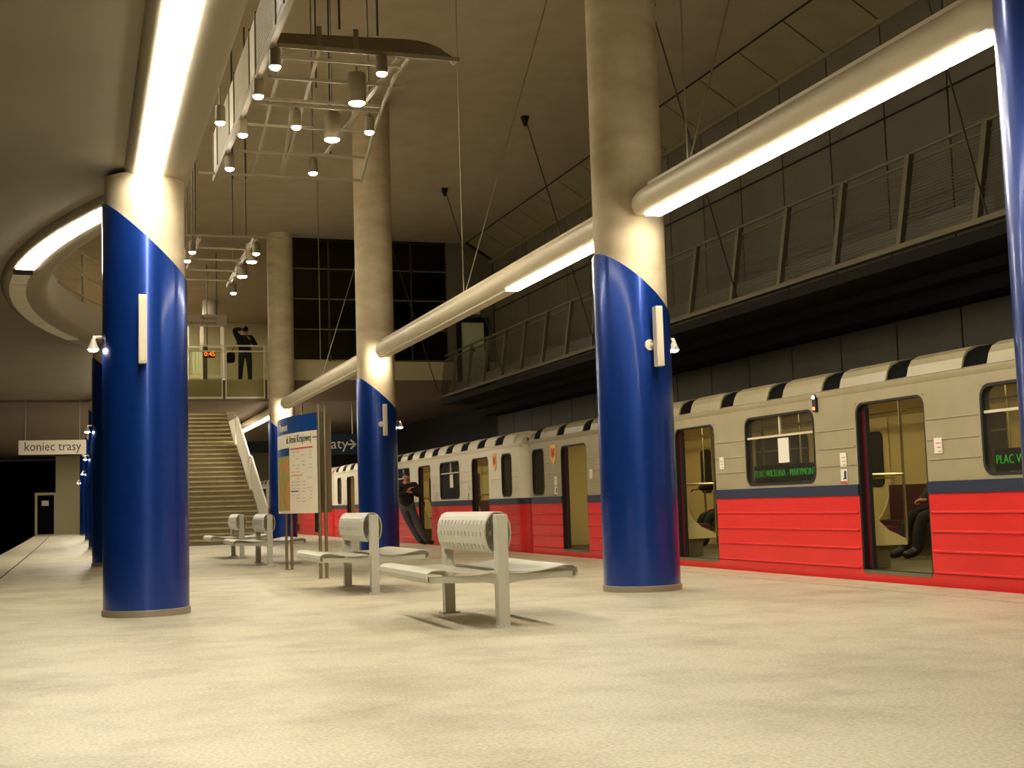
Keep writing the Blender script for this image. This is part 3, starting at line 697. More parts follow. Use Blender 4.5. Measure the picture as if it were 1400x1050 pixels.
# ================================================================= TRAIN
XT, XI, XO, XF = 7.85, 7.91, 10.48, 10.55     # outer near face, inner near face, inner far face, outer far face
ZL, ZS0, ZS1, ZC, ZW0, ZW1, ZD0, ZD1 = -.14, .885, 1.0, 1.97, 1.03, 1.87, .10, 1.86
def car(ya, yb, doors, wins, ends, label, body='cream', led=()):
    t = thing('metro_car', (9.2, (ya + yb) / 2, ZL), label, 'metro car', 'cars of the red and cream metro train')
    # --- side split at the doors
    CR = .22; edges = [ya + CR] + [v for d in sorted(doors) for v in (d - .6, d + .6)] + [yb - CR]
    segs = [(edges[i], edges[i + 1]) for i in range(0, len(edges), 2)]
    allw = [(w - .81, w + .81, True) for w in wins] + [(e - .32, e + .32, False) for e in ends]
    for (a, b) in segs:
        rp = MB().box(XT, XI, a, b, ZL, ZS0).build('red_panel', 'red', t)
        MB().box(XT - .014, XI, a, b, ZS0, ZS1).build('belt_stripe', 'navy', t)
        ww = [w_ for w_ in allw if w_[0] > a - .01 and w_[1] < b + .01]; ww.sort()
        q = MB(); cur = a
        for (w0, w1, _) in ww:
            q.box(XT, XI, cur, w0, ZS1, ZC); q.box(XT, XI, w0, w1, ZS1, ZW0); q.box(XT, XI, w0, w1, ZW1, ZC); cur = w1
            inner = rrect(w0, w1, ZW0, ZW1, .13); ring(q, sq_of(inner, w0, w1, ZW0, ZW1), inner, 'x', XT, XI)
        q.box(XT, XI, cur, b, ZS1, ZC)
        cp = q.build('cream_panel', body, t)
        for z in (.70, .515, .325, .125): MB().prism([(XT, z - .014), (XT - .016, z - .004), (XT - .016, z + .004), (XT, z + .018)], 'y', a + .03, b - .03).build('rib', 'red', rp)
        def seam(z, y0_, y1_):
            if y1_ - y0_ > .04: MB().prism([(XT, z - .008), (XT - .010, z - .005), (XT - .010, z + .002), (XT, z + .008)], 'y', y0_, y1_).build('seam', body, cp)
        for z in (1.21, 1.40, 1.60):
            cur = a + .03
            for (w0, w1, _) in ww:
                seam(z, cur, w0 - .04); cur = w1 + .04
            seam(z, cur, b - .03)
    for d in doors:
        a, b = d - .6, d + .6
        MB().box(XT, XI, a, b, ZL, ZD0).build('door_sill', 'red', t)
        q = MB().box(XT, XI, a, b, ZD1, ZC); inner = rrect(a, b, ZD0, ZD1, .12, corners=(0, 1, 1, 0)); ring(q, sq_of(inner, a, b, ZD0, ZD1), inner, 'x', XT, XI); q.build('door_header', body, t)
        i2 = rrect(a + .022, b - .022, ZD0 + .01, ZD1 - .022, .11, corners=(0, 1, 1, 0)); ring(MB(), inner, i2, 'x', XT + .004, XI + .03).build('door_gasket', 'gasket', t)
        lf = MB().box(XI + .0, XI + .05, b - .085, b - .025, ZD0 + .02, ZD1 - .03).build('door_leaf', 'dark_red', t); lf['label'] = 'dark red edge of the opened sliding door'
        MB().box(XI - .002, XI + .045, b - .10, b - .082, ZD0 + .02, ZD1 - .06).build('rubber_edge', 'gasket', lf)
        MB().box(XI + .0, XI + .05, a + .02, a + .05, ZD0 + .02, ZD1 - .03).build('door_leaf', 'dark_red', t)
        MB().box(XT - .005, XI + .06, a + .02, b - .02, ZD0 - .03, ZD0 + .004).build('threshold', 'sill', t)
    for (w0, w1, big) in allw:
        inner = rrect(w0, w1, ZW0, ZW1, .13); i2 = rrect(w0 + .028, w1 - .028, ZW0 + .028, ZW1 - .028, .11)
        wd = ring(MB(), inner, i2, 'x', XT - .006, XI + .02).build('window', 'gasket', t)
        MB().prism(i2, 'x', XT + .03, XT + .036).build('pane', 'car_glass', wd)
        if big:
            MB().box(XT + .015, XT + .045, w0 + .02, w1 - .02, 1.60, 1.625).build('window_bar', 'housing', wd)
            MB().box(XT + .018, XT + .042, (w0 + w1) / 2 - .012, (w0 + w1) / 2 + .012, 1.62, ZW1 - .02).build('vent_divider', 'housing', wd)
    # --- roof, ends, underframe
    rp = [(XT, ZC), (XT - .02, 2.0), (XT - .018, 2.035), (XT + .03, 2.05), (XT + .08, 2.15), (XT + .22, 2.22), (XT + .6, 2.27), (9.2, 2.33), (XF - .6, 2.27), (XF - .2, 2.2), (XF - .03, 2.06), (XF, ZC),
          (XF - .05, ZC), (XF - .25, 2.16), (9.2, 2.2), (XT + .25, 2.16), (XT + .05, ZC)]
    MB().prism(rp, 'y', ya + .05, yb - .05).build('roof', body, t, smooth=True)
    nv_ = int((yb - ya - .6) / 1.225); y = ya + .45
    hood = [(XT + .005, 2.045), (XT + .035, 2.15), (XT + .075, 2.215), (XT + .16, 2.258), (XT + .32, 2.275), (XT + .5, 2.27), (XT + .5, 2.2), (XT + .2, 2.15)]
    hole = [(XT + .028, 2.055), (XT + .055, 2.15), (XT + .1, 2.205), (XT + .2, 2.25), (XT + .42, 2.272), (XT + .42, 2.15)]
    hl = .86 if body == 'cream' else .68
    for k_ in range(nv_ + 1):
        if y + .85 < yb - .2:
            MB().prism(hood, 'y', y, y + hl).build('vent_hood', body, t, smooth=False)
            MB().prism(hole, 'y', y + hl, y + 1.225).build('vent_opening', 'black', t)
        y += 1.225
    for (e, s_) in ((ya, 1), (yb, -1)):
        arc = [(XT + CR - CR * math.cos(math.radians(q_)), e + s_ * (CR - CR * math.sin(math.radians(q_)))) for q_ in range(0, 91, 15)]
        inn = [(XT + CR - (CR - .05) * math.cos(math.radians(q_)), e + s_ * (CR - (CR - .05) * math.sin(math.radians(q_)))) for q_ in range(90, -1, -15)]
        for (z0, z1, m_, nm_) in ((ZL, ZS0, 'red', 'red_corner'), (ZS0, ZS1, 'navy', 'stripe_corner'), (ZS1, ZC + .04, body, 'cream_corner')):
            MB().prism(arc + inn, 'z', z0, z1).build(nm_, m_, t, smooth=True)
        lo, hi = min(e, e + s_ * .05), max(e, e + s_ * .05)
        ew = MB().box(XT + CR, XF, lo, hi, ZS1, 2.15).build('end_wall', body, t)
        MB().box(XT + CR, XF, lo, hi, ZS0, ZS1).build('end_stripe', 'navy', t); MB().box(XT + CR, XF, lo, hi, ZL, ZS0).build('end_skirt', 'red', t)
        MB().box(XT + .14, XO, min(e + s_ * .05, e + s_ * .065), max(e + s_ * .05, e + s_ * .065), ZD0, 2.12).build('inner_lining', 'car_inner', t)
        MB().prism(rrect(XT + CR + .02, XT + CR + .5, ZW0 + .02, ZW1 - .03, .1), 'y', lo - .006, hi + .006).build('end_window', 'gasket', ew)
    MB().box(XT + .06, XF - .06, ya + .05, yb - .05, -.75, ZL).build('underframe', 'black', t)
    MB().box(XI, XO, ya + .06, yb - .06, 0, ZD0 - .005).build('car_floor', 'car_floor', t)
    # --- far side
    MB().box(XO, XF, ya, yb, ZL, ZC).build('far_side', 'car_inner', t)
    MB().box(XI + .2, XO - .2, ya + .06, yb - .06, 2.12, 2.15).build('car_ceiling', 'car_inner', t)
    MB().prism([(XO, 1.93), (XO - .35, 2.13), (XO - .02, 2.13)], 'y', ya + .06, yb - .06).build('far_cove', 'car_inner', t)
    for w in wins:
        wd = MB().prism(rrect(w - .81, w + .81, ZW0 - .04, ZW1 - .02, .14), 'x', XO - .012, XO).build('far_window', 'gasket', t)
        MB().box(XO - .022, XO - .01, w - .79, w + .79, 1.60, 1.62).build('window_bar', 'sill', wd)
    for d in doors:
        fd = MB().box(XO - .02, XO, d - .63, d + .63, ZD0, 1.93).build('far_door', 'car_inner', t)
        MB().box(XO - .028, XO - .018, d - .012, d + .012, ZD0, 1.9).build('meeting_seam', 'gasket', fd)
        for s_ in (-1, 1):
            MB().prism(rrect(d + s_ * .3 - .2, d + s_ * .3 + .2, .98, 1.74, .09), 'x', XO - .032, XO - .018).build('door_window', 'gasket', fd)
    lp = MB()
    lp.box(9.05, 9.35, ya + .8, yb - .8, 2.095, 2.118); lp.build('ceiling_lamp', 'car_light', t)
    # --- seats, screens, poles (between the doors on both sides)
    dd = sorted(doors)
    for i in range(len(dd) - 1):
        a, b = dd[i] + .72, dd[i + 1] - .72
        for (x0, x1, sg) in ((XO - .02, XO - .52, -1), (XI + .02, XI + .52, 1)):
            sx = sorted((x0, x1)); back = sorted((x0, x0 + sg * .12))
            st = MB().box(sx[0], sx[1], a + .04, b - .04, .42, .54).build('seat', 'seat_red', t)
            MB().box(back[0], back[1], a + .04, b - .04, .54, 1.0).build('seat_back', 'seat_red', st)
            MB().box(min(x0, x0 + sg * .38), max(x0, x0 + sg * .38), a + .06, b - .06, ZD0, .42).build('seat_base', 'car_floor', st)
            for yy in (a, b):
                cv = [(x0, .34), (x0 + sg * .56, .34), (x0 + sg * .55, .40)] + [(x0 + sg * (.50 - .44 * math.sin(math.radians(q_))), 1.13 - .68 * math.cos(math.radians(q_))) for q_ in (8, 22, 38, 54, 70, 85)] + [(x0 + sg * .03, 1.13), (x0, 1.13)]
                MB().prism(cv, 'y', yy - .012, yy + .012).build('draught_screen', 'car_inner', t)
                MB().tube([(x0 + sg * .56, yy, .36), (x0 + sg * .56, yy, 2.12)], .016, 8).build('pole', 'chrome', t)
                MB().tube([(x0, yy, 1.10), (x0 + sg * .56, yy, 1.10)], .014, 8).build('hand_rail', 'chrome', t)
                if sg > 0:
                    o_ = .1 if yy == a else -.1
                    MB().tube([(XI + .03, yy - o_ * .4, .42), (XI + .07, yy - o_, .46), (XI + .07, yy - o_, 1.06), (XI + .03, yy - o_ * .4, 1.10)], .012, 8).build('grab_handle', 'chrome', t)
    for x in (8.55, 9.85): MB().tube([(x, ya + 1, 1.93), (x, yb - 1, 1.93)], .015, 8).build('ceiling_rail', 'chrome', t)
    # --- stickers, emblem, destination boards
    for d in doors:
        for s_, z in ((.86, 1.27), (-.80, 1.34)):
            st = MB().box(XT - .012, XT - .004, d + s_ - .06, d + s_ + .06, z - .075, z + .075).build('sticker', 'paper', t)
            q = MB()
            for r_ in range(3): q.box(XT - .014, XT - .0115, d + s_ - .045, d + s_ + .03 - .015 * r_, z + .02 - .04 * r_, z + .028 - .04 * r_)
            q.build('printed_lines', 'sticker_print', st)
        st = MB().box(XT - .012, XT - .004, d + .80, d + .92, 1.02, 1.17).build('sticker', 'paper', t)
        MB().box(XT - .014, XT - .0115, d + .81, d + .85, 1.06, 1.15).box(XT - .014, XT - .0115, d + .81, d + .87, 1.06, 1.075).build('printed_mark', 'sticker_blue', st)
        MB().box(XT - .014, XT - .0115, d + .80, d + .92, 1.02, 1.04).build('printed_band', 'print_red', st)
    for yb_ in led:
        bd = MB().box(XT + .06, XT + .09, yb_ - .72, yb_ + .72, 1.07, 1.27).build('destination_board', 'black', t)
        text('PLAC WILSONA - MARYMONT', .118, 'led_green', bd, facing_left((XT + .058, yb_, 1.17)), squeeze=.88, offset=-.002)
        MB().box(XT + .022, XT + .027, yb_ - .19, yb_ + .05, 1.29, 1.58).build('notice', 'paper', t)
    return t
def emblem(t, y):
    MB().prism([(y - .13, 1.90), (y + .13, 1.90), (y + .13, 1.68), (y, 1.54), (y - .13, 1.68)], 'x', XT - .012, XT - .004).build('emblem_plate', 'emblem_yellow', t)
    MB().prism([(y + .08, 1.84), (y + .03, 1.84), (y, 1.76), (y - .03, 1.84), (y - .08, 1.84), (y - .08, 1.70), (y - .045, 1.67), (y - .04, 1.76), (y, 1.65), (y + .04, 1.76), (y + .045, 1.67), (y + .08, 1.70)], 'x', XT - .016, XT - .011).build('emblem', 'print_red', t)
c1 = car(3.7, 22.88, [6.97, 11.47, 15.95, 20.50], [9.22, 13.71, 18.22], [22.28, 5.2], 'nearest red and cream metro car with open doors', led=(9.22, 13.71))
emblem(c1, 21.45)
sg = MB().box(XT - .03, XT, 12.80, 12.87, 1.83, 2.02).build('signal_lamp', 'gasket', c1)
MB().ball((XT - .032, 12.835, 1.99), .022, 10).build('bulb', 'signal_on', sg); MB().ball((XT - .032, 12.835, 1.865), .022, 10).build('bulb', 'signal_red', sg)
c2 = car(23.22, 42.4, [25.9, 30.5, 35.0, 39.5], [28.25, 32.75, 37.25], [24.12, 41.3], 'second metro car, coupled beyond the gap, with a man leaning at its door', body='cream_white', led=(28.25,))
emblem(c2, 24.85)
c3 = car(42.74, 61.9, [45.4, 50.0, 54.5, 59.0], [47.75, 52.25, 56.75], [43.6, 60.8], 'farthest metro car, barely seen behind the information board', body='cream_white')
for y in (23.05, 42.57): 
    cp = thing('gangway_coupling', (9.2, y, -.3), 'dark gap and coupling between the metro cars at the %s joint' % ('near' if y < 30 else 'far'), 'coupling')
    MB().box(8.9, 9.5, y - .165, y + .165, -.3, .0).build('coupler', 'gasket', cp); MB().box(8.15, 10.3, y - .16, y + .16, .35, 2.1).build('gap_dark_block', 'black', cp); MB().tube([(8.4, y - .13, .3), (8.4, y, .12), (8.4, y + .13, .3)], .03, 8).build('hose', 'gasket', cp)  # black box added to darken the gap between the cars
# an orange notice inside the near car, seen through its window
# ================================================================= STAIRS
stc = thing('staircase', (3.4, 37, 0), 'wide concrete stairs of three flights rising to the bridge', 'staircase')
SX0, SX1, H, T = 1.95, 4.92, BR_Z / 30, .33
yst = 36.95; z = 0; fl_y = []
for f in range(3):
    y_start = yst
    for k in range(10):
        z += H
        MB().box(SX0, SX1, yst, yst + T + .02 if not (k == 9 and f < 2) else yst + T + .5, z - .05, z).build('tread', 'step', stc)
        MB().box(SX0, SX1, yst + .03, yst + T + .03, max(0, z - H), z - .05).build('riser', 'riser', stc)
        MB().box(SX0, SX0 + .01, yst, yst + T, 0, z).build('stair_core', 'riser', stc) if k == 5 else None
        yst += T
    fl_y.append((y_start, yst, z - 10 * H, z)); yst += .48
for (a, b, z0, z1) in fl_y:
    x = SX1 + .04
    MB().add([(x + dx, yy, zz) for dx in (0, .04) for yy, zz in ((a, z0), (b, z1), (b + .05, z1 + .98), (a - .02, z0 + .98))] , [(0, 1, 2, 3), (7, 6, 5, 4), (0, 4, 5, 1), (1, 5, 6, 2), (2, 6, 7, 3), (3, 7, 4, 0)]).build('balustrade_panel', 'white_paint', stc)
    MB().tube([(x + .02, a - .05, 0 if z0 == 0 else z0), (x + .02, a - .05, z0 + 1.0), (x + .02, b + .05, z1 + 1.0), (x + .02, b + .42, z1 + 1.0)], .032, 8).build('handrail', 'white_paint', stc)
# ================================================================= BRIDGE RAILING AND ITS THINGS
brl = thing('bridge_railing', (3.4, BR_Y, BR_Z), 'glass panelled railing along the bridge in front of the photographer', 'railing')
xl = [1.2, 2.6, 3.93, 5.12]
for i in range(3):
    MB().box(xl[i] + .06, xl[i + 1] - .06, BR_Y - .03, BR_Y - .02, BR_Z - .48, BR_Z + .95).build('glass_panel', 'rail_glass', brl)
    MB().box(xl[i] + .04, xl[i + 1] - .04, BR_Y - .06, BR_Y - .01, BR_Z - .54, BR_Z - .48).build('bottom_trim', 'white_paint', brl)
for i in range(3): MB().box(xl[i] + .08, xl[i + 1] - .08, BR_Y - .016, BR_Y - .004, BR_Z - .47, BR_Z + .02).build('fascia_panel', 'housing', brl)
for x in xl:
    for s_ in (-.055, .055): MB().box(x + s_ - .018, x + s_ + .018, BR_Y - .07, BR_Y - .01, BR_Z - .55, BR_Z + 1.02).build('post', 'housing', brl)
for zz in (.82, .98): MB().box(1.1, 5.2, BR_Y - .09, BR_Y - .04, BR_Z + zz - .02, BR_Z + zz + .02).build('rail', 'housing', brl)
YH = 40.6; a = at_y(225, 430, YH); b = at_y(310, 446.5, YH)
s3 = thing('overhead_sign', ((a.x + b.x) / 2, YH, b.z), 'pale two-line direction sign hanging over the bridge', 'sign')
MB().box(a.x, b.x, YH - .05, YH + .05, b.z, a.z).build('panel', 'board_white', s3)
text('Marymont', .13, 'print_dark', s3, facing_cam((b.x - .55, YH - .053, a.z - .1)), squeeze=.9); text('ul. Armii Krajowej', .14, 'print_dark', s3, facing_cam((b.x - .78, YH - .053, b.z + .1)), squeeze=.9)
for x in (a.x + .4, b.x - .3): MB().tube([(x, YH, a.z), (x, YH, TOP)], .015, 6).build('hanger_rod', 'dark_cable', s3)
YH = 42.6; a = at_y(279, 480, YH); b = at_y(294, 489, YH)
s4 = thing('led_clock', ((a.x + b.x) / 2, YH, b.z), 'small clock with glowing orange digits beyond the bridge railing', 'clock')
MB().box(a.x, b.x, YH - .05, YH + .05, b.z, a.z).build('case', 'black', s4)
text('0:45', (a.z - b.z) * 1.0, 'led_orange', s4, facing_cam(((a.x + b.x) / 2, YH - .053, (a.z + b.z) / 2)), squeeze=.95)
MB().tube([(a.x + .1, YH, a.z), (a.x + .1, YH, TOP)], .015, 6).build('hanger_rod', 'dark_cable', s4)
# gate frame and shelter beyond the bridge
gf = thing('ticket_gate_frame', (3.6, 47, BR_Z), 'tall pale frame with grilles on the upper level left of the photographer', 'frame')
YG = 49.2
for px in (256, 276, 304): x = at_y(px, 470, YG).x; MB().box(x - .06, x + .06, YG - .05, YG + .05, BR_Z, 7.9).build('upright', 'housing', gf)
for zz in (5.9, 7.0, 7.8): MB().box(at_y(250, 470, YG).x, at_y(306, 470, YG).x, YG - .04, YG + .04, zz - .05, zz + .05).build('crossbar', 'housing', gf)
for k in range(4): 
    x = at_y(258 + 4.6 * k, 440, YG).x; MB().box(x, x + .09, YG, YG + .03, 6.0, 6.9).build('pale_pane', 'door_white', gf)
MB().box(at_y(277, 470, YG).x, at_y(283, 470, YG).x, YG - .08, YG + .08, BR_Z, 7.0).build('dark_post', 'mezz_dark', gf)
cyl = thing('ventilation_duct', (4.1, 50, 7.2), 'pale round duct stub under the upper ceiling', 'duct')
p = at_y(287, 420, 50); MB().tube([(p.x, 50, p.z - .3), (p.x, 50, TOP)], .28, 20).build('duct_pipe', 'white_paint', cyl, smooth=True)
# ================================================================= PEOPLE
def skin_mesh(verts, edges, root=0, sub=1):
    bm = bmesh.new(); ly = bm.verts.layers.skin.verify(); vv = []
    for i, (co, r) in enumerate(verts):
        v = bm.verts.new(co); rr = r if isinstance(r, tuple) else (r, r); v[ly].radius = rr; v[ly].use_root = (i == root); vv.append(v)
    for a, b in edges: bm.edges.new((vv[a], vv[b]))
    me = bpy.data.meshes.new('tmp'); bm.to_mesh(me); bm.free()
    o = bpy.data.objects.new('tmp', me); col.objects.link(o)
    o.modifiers.new('s', 'SKIN').use_smooth_shade = True
    sb = o.modifiers.new('u', 'SUBSURF'); sb.levels = sub; sb.render_levels = sub
    bpy.context.view_layer.update()
    out = bpy.data.meshes.new_from_object(o.evaluated_get(bpy.context.evaluated_depsgraph_get()))
    bpy.data.objects.remove(o); bpy.data.meshes.remove(me); return out
def person(label, J, face, coat='jacket', legs='trousers', group=None):
    """J: joint name -> world position.  face: unit vector the face looks along."""
    J = {k: Vector(v) for k, v in J.items()}; face = Vector(face).normalized()
    base = Vector((J['pelvis'].x, J['pelvis'].y, min(J['toe_l'].z, J['toe_r'].z)))
    t = thing('person', base, label, 'person', group)
    names = ['pelvis', 'waist', 'chest', 'neck', 'skull', 'sh_l', 'el_l', 'wr_l', 'sh_r', 'el_r', 'wr_r', 'hip_l', 'kn_l', 'an_l', 'toe_l', 'hip_r', 'kn_r', 'an_r', 'toe_r']
    J['waist'] = J.get('waist', J['pelvis'].lerp(J['chest'], .45)); J['skull'] = J['neck'].lerp(J['head'], .6)
    R = dict(pelvis=(.19, .15), waist=(.19, .14), chest=(.22, .155), neck=.07, skull=.07, sh_l=.10, el_l=.075, wr_l=.05, sh_r=.10, el_r=.075, wr_r=.05,
             hip_l=.115, kn_l=.08, an_l=.066, toe_l=.05, hip_r=.115, kn_r=.08, an_r=.066, toe_r=.05)
    verts = [(J[n_], R[n_]) for n_ in names]; ix = {n_: i for i, n_ in enumerate(names)}
    E_ = [('pelvis', 'waist'), ('waist', 'chest'), ('chest', 'neck'), ('neck', 'skull'), ('chest', 'sh_l'), ('sh_l', 'el_l'), ('el_l', 'wr_l'), ('chest', 'sh_r'), ('sh_r', 'el_r'), ('el_r', 'wr_r'),
          ('pelvis', 'hip_l'), ('hip_l', 'kn_l'), ('kn_l', 'an_l'), ('an_l', 'toe_l'), ('pelvis', 'hip_r'), ('hip_r', 'kn_r'), ('kn_r', 'an_r'), ('an_r', 'toe_r')]
    me = skin_mesh(verts, [(ix[a], ix[b]) for a, b in E_], 0, 2)
    bm = bmesh.new(); bm.from_mesh(me)
    slots = [coat, legs, 'skin', 'shoe']; part = {}
    segm = {'an_l': 3, 'toe_l': 3, 'an_r': 3, 'toe_r': 3}
    def seg_mat(a, b):
        if b.startswith('toe'): return 3
        if b[:2] in ('kn', 'an') or b.startswith('hip'): return 1
        if b in ('skull',): return 2
        return 0
    for f in bm.faces:
        c = f.calc_center_median(); best = None
        for a, b in E_:
            d = J[b] - J[a]; u = max(0, min(1, (c - J[a]).dot(d) / max(1e-9, d.length_squared))); ds = (c - J[a] - d * u).length
            if best is None or ds < best[0]: best = (ds, seg_mat(a, b))
        f.material_index = best[1]; f.smooth = True
    # head with nose and ears, joined to the neck
    up = (J['head'] - J['neck']).normalized(); side = up.cross(face).normalized(); fw = side.cross(up).normalized()
    mm = Matrix.Identity(4)
    for i in range(3): mm[i][0] = side[i]; mm[i][1] = -fw[i]; mm[i][2] = up[i]; mm[i][3] = J['head'][i]
    def addmesh(q, idx):
        m2 = q.mesh('x'); m2.transform(mm); b0 = len(bm.faces); bm.from_mesh(m2); bm.faces.ensure_lookup_table()
        for f in bm.faces[b0:]: f.material_index = idx; f.smooth = True
        bpy.data.meshes.remove(m2)
    q = MB().ball((0, 0, 0), (.075, .095, .115), 16); q.v = [(x * (1 if z > -.02 else 1 + (z + .02) * 2.6), y, z) for x, y, z in q.v]
    addmesh(q, 2); addmesh(MB().ball((0, -.097, -.015), (.013, .02, .024), 8), 2)
    for s_ in (-1, 1): addmesh(MB().ball((s_ * .076, .005, -.005), (.012, .022, .032), 8), 2)
    # hands: palm and five bent fingers
    for sd in 'lr':
        wv, el = J['wr_' + sd], J['el_' + sd]; d = (wv - el).normalized(); cdir = Vector(J.get('curl', Vector((0, 0, -1)))).normalized()
        cd_ = (cdir - d * cdir.dot(d)); cd_ = cd_.normalized() if cd_.length > .05 else d.orthogonal().normalized(); sw = d.cross(cd_)
        vs_ = [(wv - d * .02, .030), (wv + d * .04, (.038, .022)), (wv + d * .085, (.04, .018))]; es = [(0, 1), (1, 2)]
        for k, (o_, L) in enumerate(((-.03, .062), (-.01, .075), (.01, .07), (.03, .055))):
            i0 = len(vs_); b0 = wv + d * .09 + sw * o_
            vs_ += [(b0, .0095), (b0 + d * L * .5 + cd_ * .012, .009), (b0 + d * L * .75 + cd_ * L * .55, .0075)]; es += [(2, i0), (i0, i0 + 1), (i0 + 1, i0 + 2)]
        i0 = len(vs_); b0 = wv + d * .03 - sw * .035 + cd_ * .012
        vs_ += [(b0, .012), (b0 + d * .035 - sw * .015 + cd_ * .02, .0095)]; es += [(1, i0), (i0, i0 + 1)]
        h = skin_mesh(vs_, es, 0, 1); b1 = len(bm.faces); bm.from_mesh(h); bm.faces.ensure_lookup_table()
        for f in bm.faces[b1:]: f.material_index = 2; f.smooth = True
        bpy.data.meshes.remove(h)
    me.materials.clear()
    for s_ in slots: me.materials.append(M[s_])
    bm.to_mesh(me); bm.free()
    o = bpy.data.objects.new('body', me); col.objects.link(o); attach(o, t)
    hq = MB().ball((0, .018, .03), (.084, .112, .102), 16); hq.v = [(x, max(y, -.086 + max(0, .062 - z) * 1.5), z) for x, y, z in hq.v]
    hm = hq.mesh('hair'); hm.transform(mm); hm.materials.append(M['hair']); ho = bpy.data.objects.new('hair', hm); col.objects.link(ho); attach(ho, t); smooth_obj(hm)
    for s_ in (-1, 1):
        eq = MB().ball((s_ * .031, -.086, .012), (.011, .008, .007), 8).mesh('eye'); eq.transform(mm); eq.materials.append(M['black']); eo = bpy.data.objects.new('eye', eq); col.objects.link(eo); attach(eo, t)
    mq = MB().ball((0, -.087, -.058), (.024, .008, .006), 8).mesh('mouth'); mq.transform(mm); mq.materials.append(M['dark_red']); mo = bpy.data.objects.new('mouth', mq); col.objects.link(mo); attach(mo, t)
    return t
# photographer on the bridge, facing the platform
Yp = 39.0; zf = BR_Z; px0 = at_y(334, 524, Yp).x; V = Vector
def off(x, y, z): return V((px0 + x, Yp + y, zf + z))
ph = person('person in black jacket on the bridge raising a camera to the face', dict(pelvis=off(.03, 0, .90), chest=off(.03, 0, 1.26), neck=off(.04, 0, 1.44), head=off(.05, -.02, 1.58),
    sh_l=off(.23, 0, 1.36), el_l=off(.34, -.12, 1.10), wr_l=off(.16, -.22, 1.30), sh_r=off(-.17, 0, 1.37), el_r=off(-.30, -.08, 1.60), wr_r=off(-.06, -.19, 1.60),
    hip_l=off(.13, 0, .86), kn_l=off(.16, -.02, .47), an_l=off(.17, 0, .09), toe_l=off(.18, -.18, .045), hip_r=off(-.07, 0, .86), kn_r=off(-.10, -.02, .47), an_r=off(-.12, 0, .09), toe_r=off(-.14, -.18, .045)), (0, -1, 0), legs='jeans')
cm = thing('camera', off(0, -.3, 1.56), 'small black camera held at the face of the person on the bridge', 'camera')
MB().box(px0 - .06, px0 + .08, Yp - .30, Yp - .25, zf + 1.53, zf + 1.62).build('body', 'black', cm); MB().tube([(px0 + .01, Yp - .30, zf + 1.57), (px0 + .01, Yp - .36, zf + 1.57)], .03, 12).build('lens', 'black', cm)
bg = thing('shoulder_bag', off(-.27, 0, .62), 'dark shoulder bag at the hip of the person on the bridge', 'bag')
MB().prism(rrect(px0 - .50, px0 - .27, zf + .62, zf + .92, .06), 'y', Yp - .09, Yp + .09).build('pouch', 'jacket', bg)
MB().tube([(px0 - .38, Yp, zf + .92), (px0 - .25, Yp - .19, zf + 1.15), (px0 + .03, Yp - .20, zf + 1.33), (px0 + .16, Yp - .05, zf + 1.44)], .012, 6).build('strap', 'jacket', bg)
# man leaning back near the second car
Ym = 29.45; b0 = at_y(556, 690, Ym).x
def mo_(x, y, z): return V((b0 + x, Ym + y, z))
person('person in black jacket and jeans leaning back with legs stretched, beside the second car', dict(pelvis=mo_(.0, 0, .92), chest=mo_(.02, 0, 1.27), neck=mo_(.0, -.01, 1.45), head=mo_(-.01, -.05, 1.575),
    sh_l=mo_(.20, -.04, 1.37), el_l=mo_(.30, -.16, 1.14), wr_l=mo_(.06, -.27, 1.22), sh_r=mo_(-.17, -.04, 1.37), el_r=mo_(-.24, -.18, 1.14), wr_r=mo_(-.02, -.25, 1.28),
    hip_l=mo_(.10, 0, .88), kn_l=mo_(.24, -.02, .50), an_l=mo_(.43, -.02, .10), toe_l=mo_(.61, -.06, .045), hip_r=mo_(-.08, .04, .88), kn_r=mo_(.10, .10, .49), an_r=mo_(.32, .12, .10), toe_r=mo_(.50, .10, .045)), (-.2, -1, 0), legs='jeans')
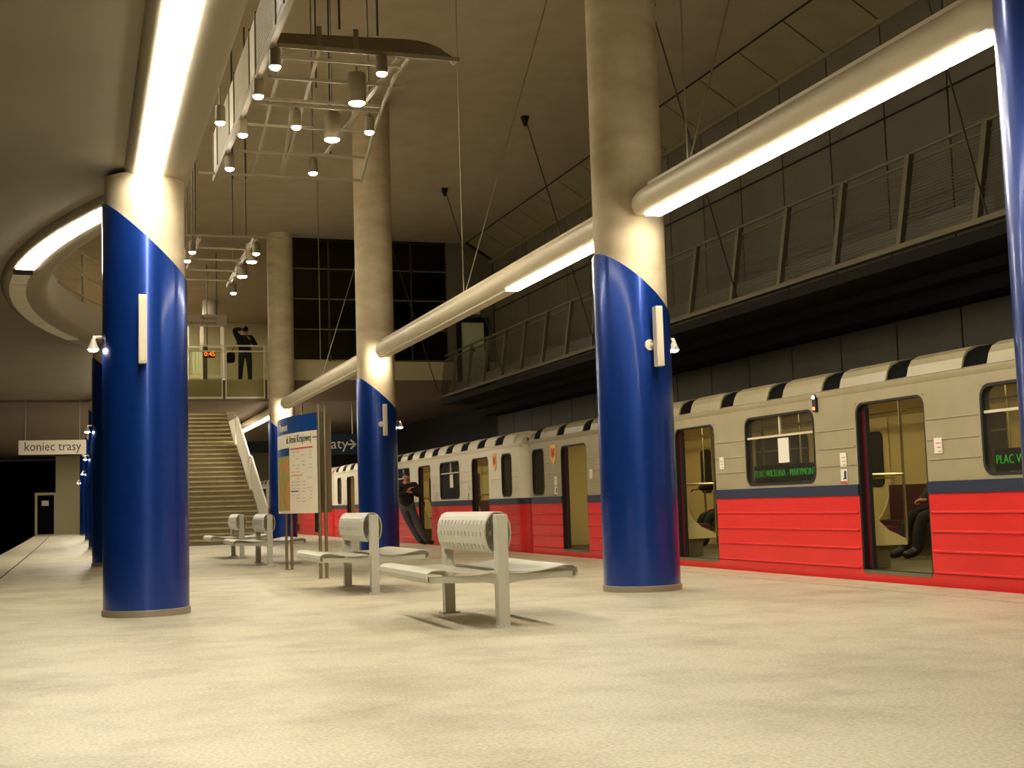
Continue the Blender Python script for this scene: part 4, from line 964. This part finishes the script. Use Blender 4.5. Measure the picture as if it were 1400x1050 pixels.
# seated passengers
def seated(label, y, dirx, coat, legs, wr=None, lean=0, xs_=10.12, spread=.1):
    def s(x, yy, z): return V((xs_ + dirx * x, y + yy, z))
    w_l = s(.42, -.06, .80) if wr is None else V(wr)
    e_l = s(.2, -.26, .82) if wr is None else s(.16, .18, 1.12).lerp(V(wr), .45)
    return person(label, dict(pelvis=s(.08, 0, .65), chest=s(.02 + lean * .3, 0, 1.02), neck=s(.03 + lean, 0, 1.21), head=s(.06 + lean, 0, 1.35), sh_l=s(.04 + lean * .7, .19, 1.13) if wr is not None else s(.04, -.19, 1.13), el_l=e_l, wr_l=w_l,
        sh_r=s(.04, -.19, 1.13) if wr is not None else s(.04, .19, 1.13), el_r=s(.18, -.24, .84) if wr is not None else s(.18, .24, .84), wr_r=s(.40, -.05, .74) if wr is not None else s(.40, .08, .80),
        hip_l=s(.12, -spread, .63), kn_l=s(.56, -spread - .04, .60), an_l=s(.62, -spread, .19), toe_l=s(.82, -spread, .145), hip_r=s(.12, spread, .63), kn_r=s(.54, spread + .05, .60), an_r=s(.66, spread + .02, .19), toe_r=s(.86, spread + .02, .145)), (dirx, 0, 0), coat, legs, 'passengers seated in the train')
seated('seated passenger in dark clothes seen through the open door nearest the right edge', 13.55, -1, 'coat_brown', 'trousers')
seated('seated passenger in black reaching for the pole, right of the big column', 19.1, -1, 'jacket', 'trousers', wr=(9.70, 19.62, 1.06), xs_=10.1)
seated('seated passenger in dark coat in the first door of the second car', 27.9, -1, 'jacket', 'trousers')

# ceiling lights added out of view to brighten the upper level
for i, (x, y) in enumerate(((1.6, 43.5), (1.8, 48), (2.0, 52.5), (-1.6, 19), (-1.6, 28))):
    t = thing('added_ceiling_light', (x, y, TOP - .12), 'added unseen flush ceiling light of the upper hall, %s from the bridge' % ['nearest beyond', 'second beyond', 'farthest beyond', 'above the bowed opening far', 'above the left columns back'][i], 'light', 'added unseen ceiling lights of the upper hall')
    MB().box(x - .8, x + .8, y - .8, y + .8, TOP - .08, TOP).build('tray', 'housing', t); MB().box(x - .72, x + .72, y - .72, y + .72, TOP - .1, TOP - .075).build('diffuser', 'tube_on', t)
